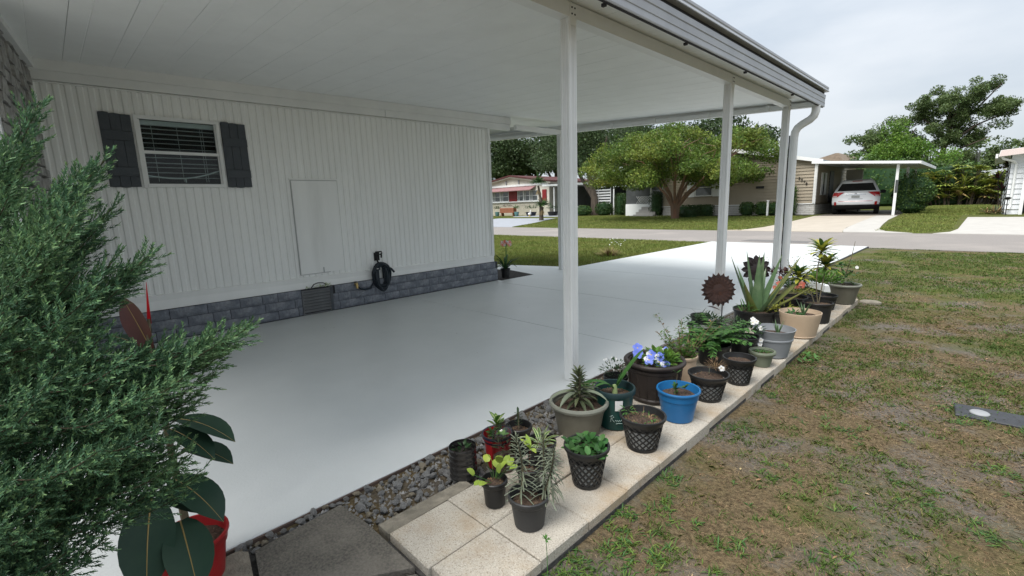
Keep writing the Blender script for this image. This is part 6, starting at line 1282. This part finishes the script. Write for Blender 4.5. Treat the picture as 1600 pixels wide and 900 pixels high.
# ---- palm clump
t = thing('palm_clump', 'wide clump of yellow-green fan palms on the far lawn', 'palm', (4.0, 45.2, .2)); b = MB(); b2 = MB(); b3 = MB()
for k in range(270):
    x = random.uniform(-3.3, 3.3); y = random.uniform(-1.0, 1.2); hmax = 2.45 - .11 * x * x + random.gauss(0, .2); z = random.uniform(.35, max(.6, hmax)); d = Vector((random.gauss(0, .5), -random.uniform(.1, 1), random.uniform(.0, .8))).normalized(); c = Vector((x, y, z))
    b3.tube([(x * .8, y + .3, .0), (x * .9, y + .2, z * .6), c], .02, 4); sd_ = d.cross(Vector((0, 0, 1))).normalized(); up_ = sd_.cross(d)
    for j in range(11):
        a = -1.9 + 3.8 * j / 10; dd = d * math.cos(a) * .9 + sd_ * math.sin(a) + up_ * .15; (b if z > .7 or random.random() < .6 else b2).leaf(c, dd, random.uniform(.45, .75), .16, 1.1, 2, .3)
part('fronds', b, M['palm'], t, kind='stuff'); part('dry_fronds', b2, M['palmdry'], t, kind='stuff'); part('stems', b3, M['bark'], t, kind='stuff')
# ---- distant buildings
t = thing('grey_roofed_house', 'low house with long grey metal roof behind the palm clump', 'house', (6, 52, .2))
part('wall', MB().bx(-5, 4, 0, 8, 0, 2.0), M['screen'], t); part('roof', MB().prism([(-6, -1.2, 1.75), (4, -1.2, 2.3), (4, -1.2, 2.5), (-6, -1.2, 1.9)], (0, 10, .5)), M['roof_g'], t); part('fascia', MB().prism([(-2, -1.25, 1.97), (4, -1.25, 2.26), (4, -1.25, 2.42), (-2, -1.25, 2.1)], (0, .04, 0)), M['white'], t)
[part('post', MB().bx(x, x + .12, -1, -.9, 0, 2.0), M['white'], t) for x in (-3, 0, 2.2)]
t = thing('shingled_house', 'house whose tan shingled roof peeks above the tan clapboard eave', 'house', (-3.7, 44, .2))
part('wall', MB().bx(-2.2, 1.1, 0, 6, 0, 3.3), M['cream'], t); part('roof', MB().prism([(-2.4, -.4, 3.3), (.55, -.4, 4.12), (.75, -.4, 4.12), (1.2, -.4, 3.3)], (0, 7, 0)), M['roof_t'], t)
t = thing('white_cottage', 'small white cottage glimpsed through the far carport', 'house', (-7.3, 75, .2))
part('wall', MB().bx(-1.6, 1.2, 0, 5, 0, 2.5), M['white'], t); part('roof', MB().prism([(-1.9, -.4, 2.5), (1.6, -.4, 2.5), (1.1, -.4, 3.1), (-1.4, -.4, 3.1)], (0, 6, 0)), M['roof_g'], t); part('porch_roof', MB().prism([(1.2, -.3, 2.3), (3.0, -.3, 1.6), (3.0, -.3, 1.75), (1.2, -.3, 2.5)], (0, 5, 0)), M['white'], t)
# ---- white house at the right edge
O = (6.4, 27, .2); t = thing('white_corner_house', 'white house with pale pink fascia and downspout at the right edge', 'house', O)
def rp(name, b, m, **k): return part(name, shift(b, O), m, t, **k)
b = MB(); b.bx(5.98, 6.45, 27.3, 34, .15, 2.7); rp('wall', b, M['shedwhite'])
b = MB(); lap(b, (5.98, 34), (5.98, 27.3), .2, 2.6, .2, (-1, 0, 0)); lap(b, (5.98, 27.29), (6.45, 27.29), .2, 2.6, .2); rp('siding', b, M['shedwhite'], kind='stuff')
rp('corner_post', MB().bx(6.36, 6.46, 26.9, 27.0, .15, 2.5), M['white'])
b = MB(); b.prism([(5.62, 26.75, 2.45), (9, 26.75, 2.75), (9, 26.75, 2.95), (5.66, 26.75, 2.68)], (0, .04, 0)); rp('fascia', b, mat('pale_pink_fascia', (.62, .52, .49), rough=.6))
rp('roof', MB().prism([(5.60, 26.79, 2.46), (9, 26.79, 2.76), (9, 26.79, 2.96), (5.64, 26.79, 2.69)], (0, 8, 0)), M['white'])
rp('side_gutter', MB().bx(5.52, 5.59, 26.8, 34.5, 2.40, 2.56), M['white'])
rp('downspout', MB().tube([(5.70, 26.9, 2.44), (5.75, 26.95, 2.36), (6.05, 27.15, 2.26), (6.12, 27.2, 2.15), (6.12, 27.22, .55), (6.08, 27.1, .4)], .045, 6), M['white'])
rp('inner_wall', MB().bx(6.46, 9, 30.0, 30.1, .15, 2.7), M['screen'])
rp('address_plate', MB().bx(6.38, 6.44, 26.885, 26.898, 1.5, 1.85), M['purple'])
t = thing('purple_cloth', 'dark purple cloth hanging inside the white corner house carport', 'cloth', (6.75, 28.2, 1.0)); b = MB()
for k in range(12): x = -.2 + .5 * k / 11; b.v += [(x, .03 * math.sin(k * 1.9), -.65), (x, .03 * math.sin(k * 1.9), .7), (x, .03 * math.sin(k * 1.9) + .01, -.65), (x, .03 * math.sin(k * 1.9) + .01, .7)]
for k in range(11): a = k * 4; b.f += [(a, a + 4, a + 5, a + 1), (a + 2, a + 3, a + 7, a + 6)]; b.m += [0, 0]
part('cloth', b, M['purple'], t)
t = thing('ti_plant', 'maroon leaved ti plants against the white corner house', 'plant', (5.95, 29.4, .2)); b = MB(); s = MB()
for c in ((0, 0, 1.9), (-.25, .2, 1.4), (.1, -.3, 1.5), (-.1, 0, .9)):
    s.tube([(c[0] * .4, c[1] * .4, 0), c], .018, 5)
    for k in range(18): b.leaf(c, rd(.5), .45, .10, .8, 4, .2, mi=0 if random.random() < .7 else 1)
part('stem', s, M['bark'], t); part('foliage', b, [M['lf_maroon'], M['lf_dark']], t)
t = thing('bromeliad_bed', 'low bed of striped brown and cream leaves by the white corner house', 'plant', (5.75, 27.5, .2)); b = MB()
for k in range(9):
    c = (random.uniform(-.4, .35), random.uniform(-.6, .5), .05)
    for j in range(14): b.leaf(c, rd(.35), .34, .05, .6, 3, .25, mi=random.choice((0, 1, 2)))
part('foliage', b, [M['lf_maroon'], M['palmdry'], M['lf_olive']], t)
t = thing('garden_light', 'slim black garden lamp stake by the white corner house', 'lamp', (6.02, 26.6, .18)); part('stake', MB().tube([(0, 0, 0), (0, 0, .62)], .014, 6), M['iron'], t); part('lamp_head', MB().lathe([(.02, .60), (.09, .64), (.11, .68), (.02, .72)], 12), M['iron'], t, True)

# ================================================================ LAWN DETAIL
t = thing('meter_box', 'dark plastic utility box lid with round light cap set in the lawn', 'utility box', (5.67, 3.47, -.02), math.radians(4))
part('lid', MB().bev(-.165, .30, -.075, .11, -.02, .012, .004), M['meter'], t); part('round_cap', MB().lathe([(.001, .020), (.036, .020), (.041, .016), (.042, .0125)], 24), mat('light_cap', (.26, .27, .28), rough=.6), t, True, loc=(-.065, .01, 0))
def blades(name, X, Y, z, h, wd_, lean, m):
    n = len(X); a = rng.uniform(0, 6.283, n); hh = h * rng.uniform(.5, 1.3, n); w_ = wd_ * rng.uniform(.7, 1.3, n); b_ = rng.uniform(0, 6.283, n); ln = lean * rng.uniform(.2, 1.2, n) * hh
    B = np.stack([X, Y, z], 1); s = np.stack([np.cos(a), np.sin(a), np.zeros(n)], 1) * w_[:, None] * .5
    T = B + np.stack([np.cos(b_) * ln, np.sin(b_) * ln, hh], 1); Mi = B + np.stack([np.cos(b_) * ln * .35, np.sin(b_) * ln * .35, hh * .62], 1)
    V = np.stack([B - s, B + s, Mi + s * .7, T, Mi - s * .7], 1); return npmesh(name, V.reshape(-1, 3), 5, m)
def pick(n, x0, x1, y0, y1, thr, f=1.6, seed=3, soft=.12, tilt=0):
    X = rng.uniform(x0, x1, n); Y = rng.uniform(y0, y1, n); P = np.stack([X, Y], 1)
    v = .5 * vnoise(P, f, seed) + .3 * vnoise(P, f * 2.7, seed + 1) + .2 * vnoise(P, f * 7, seed + 2) + tilt * (Y - y0) / (y1 - y0)
    k = rng.uniform(0, 1, n) < np.clip((v - thr) / soft, 0, 1); return X[k], Y[k]
def inview(X, Y, m=.30):
    dx, dy = X - 5.521, Y; r = .70227 * dx + .71118 * dy; f = -.7044 * dx + .6876 * dy + .211; return (f > .3) & (np.abs(r) < f * (1.106 + m) + .15)
def lay(name, label_, parts):
    o = None
    for X, Y, h, w_, ln, m in parts:
        k = inview(X, Y); X, Y = X[k], Y[k]; z = np.array([zt(y) for y in Y]) - .004; me = blades(name, X, Y, z, h, w_, ln, m); link(name, me, kind='stuff')
def tufts(cx, cy, nb, r):
    m_ = rng.integers(nb // 2, nb + nb // 2, len(cx)); X = np.repeat(cx, m_); Y = np.repeat(cy, m_); rr_2 = np.repeat(r * rng.uniform(.5, 1.6, len(cx)), m_)
    a_ = rng.uniform(0, 6.283, len(X)); q_ = rr_2 * np.sqrt(rng.uniform(0, 1, len(X))); return X + np.cos(a_) * q_, Y + np.sin(a_) * q_
a = tufts(*pick(3200, 4.62, 7.2, .3, 3.0, .42, 1.7), 18, .028); c = tufts(*pick(8500, 4.62, 9.2, 3.0, 6.5, .40, 1.5), 12, .04); e = tufts(*pick(14000, 4.62, 13, 6.5, 13.2, .36, 1.1), 9, .07)
g = pick(9000, 3.75, 4.6, 6.6, 13.2, .36, 1.1)
h = tufts(*pick(4200, 4.62, 9, .3, 6.5, .36, 1.9, 21), 10, .03)
lay('olive_grass', '', [(*h, .017, .0045, 1.8, M['grassol'])])
lay('grass', '', [(*a, .016, .0034, 1.9, M['grass']), (*c, .019, .0046, 1.6, M['grass']), (*e[:2], .024, .0085, 1.3, M['grass']), (*g, .026, .008, 1.2, M['grass'])])
a = pick(150000, 4.62, 7.2, .3, 3.0, .36, 2.2, 11); c = pick(150000, 4.62, 9.2, 3.0, 6.5, .34, 1.8, 11); e = pick(60000, 4.62, 13, 6.5, 13.2, .40, 1.0, 11); h = pick(90000, 4.62, 8.5, .3, 5, .46, 1.6, 31)
lay('dead_thatch', '', [(*h, .008, .0032, 4.5, M['thatch'])])
lay('dead_grass', '', [(*a, .006, .0022, 6.5, M['straw']), (*c, .009, .0032, 4.5, M['straw']), (*e, .014, .006, 2.5, M['straw'])])
X = rng.uniform(-14, .08, 120000); Y = rng.uniform(6.2, 13.25, 120000); k = (Y > 6.62 + (X + 1.15) * .35 + .02) | (X < -1.2); k &= (Y > 5.6); lay('lawn_grass', '', [(X[k], Y[k], .05, .010, .9, M['grasslush'])])
X = rng.uniform(-24, 5.2, 130000); Y = rng.uniform(18.5, 29, 130000)
k = ~((X > -.95 - .0 * Y) & (X < 3.0) & (Y < 34)) | ((X > 3.35) & (X < 4.9)); k &= ~((X < -13.3 - .29 * np.clip(Y - 18.4, 0, 14)) & (X > -19.9 - .3 * np.clip(Y - 18.4, 0, 14)))
k &= ~((X > -8) & (X < -.9) & (Y > 26.9)) & ~((X > 3.0) & (X < 3.9) & (Y < 19.0)) & ~((X > 4.4) & (Y < 19.2)) & (Y < 28.1) & ~((X > 4.80 - np.maximum(0, 20 - Y) * .4) & (X > 3)); lay('verge_grass', '', [(X[k], Y[k], .045, .022, .8, M['grasslush'])])
X = rng.uniform(2.8, 6, 16000); Y = rng.uniform(27, 44, 16000); k = (X < 5.6); lay('verge_grass', '', [(X[k], Y[k], .06, .03, .8, M['grasslush'])])
# leafy weeds along the paver edge and in the bare patches
b = MB(); wp = [(4.68, .98), (4.74, 1.05), (4.66, 1.12), (4.80, 1.18), (4.72, 1.26), (4.69, 1.38), (4.84, 1.40), (4.66, 1.48), (4.76, 1.6), (4.67, 1.76), (4.93, 1.2), (5.0, 1.55), (4.9, 1.02), (4.62, .95), (5.12, 1.35), (5.28, 1.7), (5.0, 2.1), (5.35, 1.28), (5.22, 1.12), (5.6, 2.2), (5.45, 2.4), (5.1, 2.8), (5.55, 3.32), (5.62, 3.36), (5.5, 3.45), (5.8, 3.34), (4.66, 4.0), (4.7, 4.05), (4.68, 3.05), (4.7, 2.5), (5.8, 2.6), (5.9, 2.9), (6.1, 2.9), (5.7, 2.75)]
for x, y in wp:
    for q in range(random.randint(3, 6)):
        cx, cy = x + random.gauss(0, .045), y + random.gauss(0, .045)
        for k in range(15): b.leaf((cx + random.gauss(0, .014), cy + random.gauss(0, .014), -.018), rd(.15), random.uniform(.018, .042), .005, .8, 3, .25, mi=k % 2)
for k in range(110):
    cx, cy = random.uniform(4.7, 6.6), random.uniform(.9, 4.2)
    for j in range(6): b.leaf((cx, cy, -.018), rd(.15), random.uniform(.02, .04), .005, .6, 2, .25, mi=j % 2)
part('weeds', b, [M['grass'], M['lf_mid']], None, kind='stuff')
t = thing('tall_weed', 'tall thin weed with a seed head at the near paver edge', 'weed', (4.63, .99, -.01)); b = MB(); b.tube([(0, 0, 0), (-.01, .01, .08), (-.005, .0, .14)], .0015, 4); [b.leaf((-.005, 0, .14), rd(.2), .02, .006, .4, 2) for k in range(12)]; part('stalk', b, M['lf_fern'], t)
b = MB()
for k in range(420):
    x, y = random.uniform(4.65, 8.5), random.uniform(.5, 6.5)
    b.leaf((x, y, -.014 + random.random() * .006), (random.gauss(0, 1), random.gauss(0, 1), random.gauss(0, .15)), random.uniform(.012, .035), random.uniform(.004, .012), .3, 2, .3, mi=random.choice((0, 0, 1)))
part('leaf_litter', b, [M['deadleaf'], M['straw']], None, kind='stuff')
for lab, x, y in (('curled orange-brown dead leaf at the near paver edge', 4.70, 1.02), ('dry brown leaf lying on the bare dirt near the bottom edge', 5.28, 1.17)):
    t = thing('fallen_leaf', lab, 'leaf', (x, y, -.01), random.random() * 6); part('blade', MB().leaf((-.025, 0, 0), (1, 0, .35), .055, .026, 1.0, 6, .4), M['deadleaf'], t, True)
b = MB()
for k in range(26):
    x, y = random.uniform(4.62, 4.75), random.uniform(3.75, 4.0); b.leaf((x, y, .0), rd(.3), .05, .02, .6, 3, mi=k % 2)
part('edge_seedling', b, [M['lf_mid'], M['lf_fern']], None, label='small leafy seedling at the paver edge beside the wide tan pot', cat='weed')
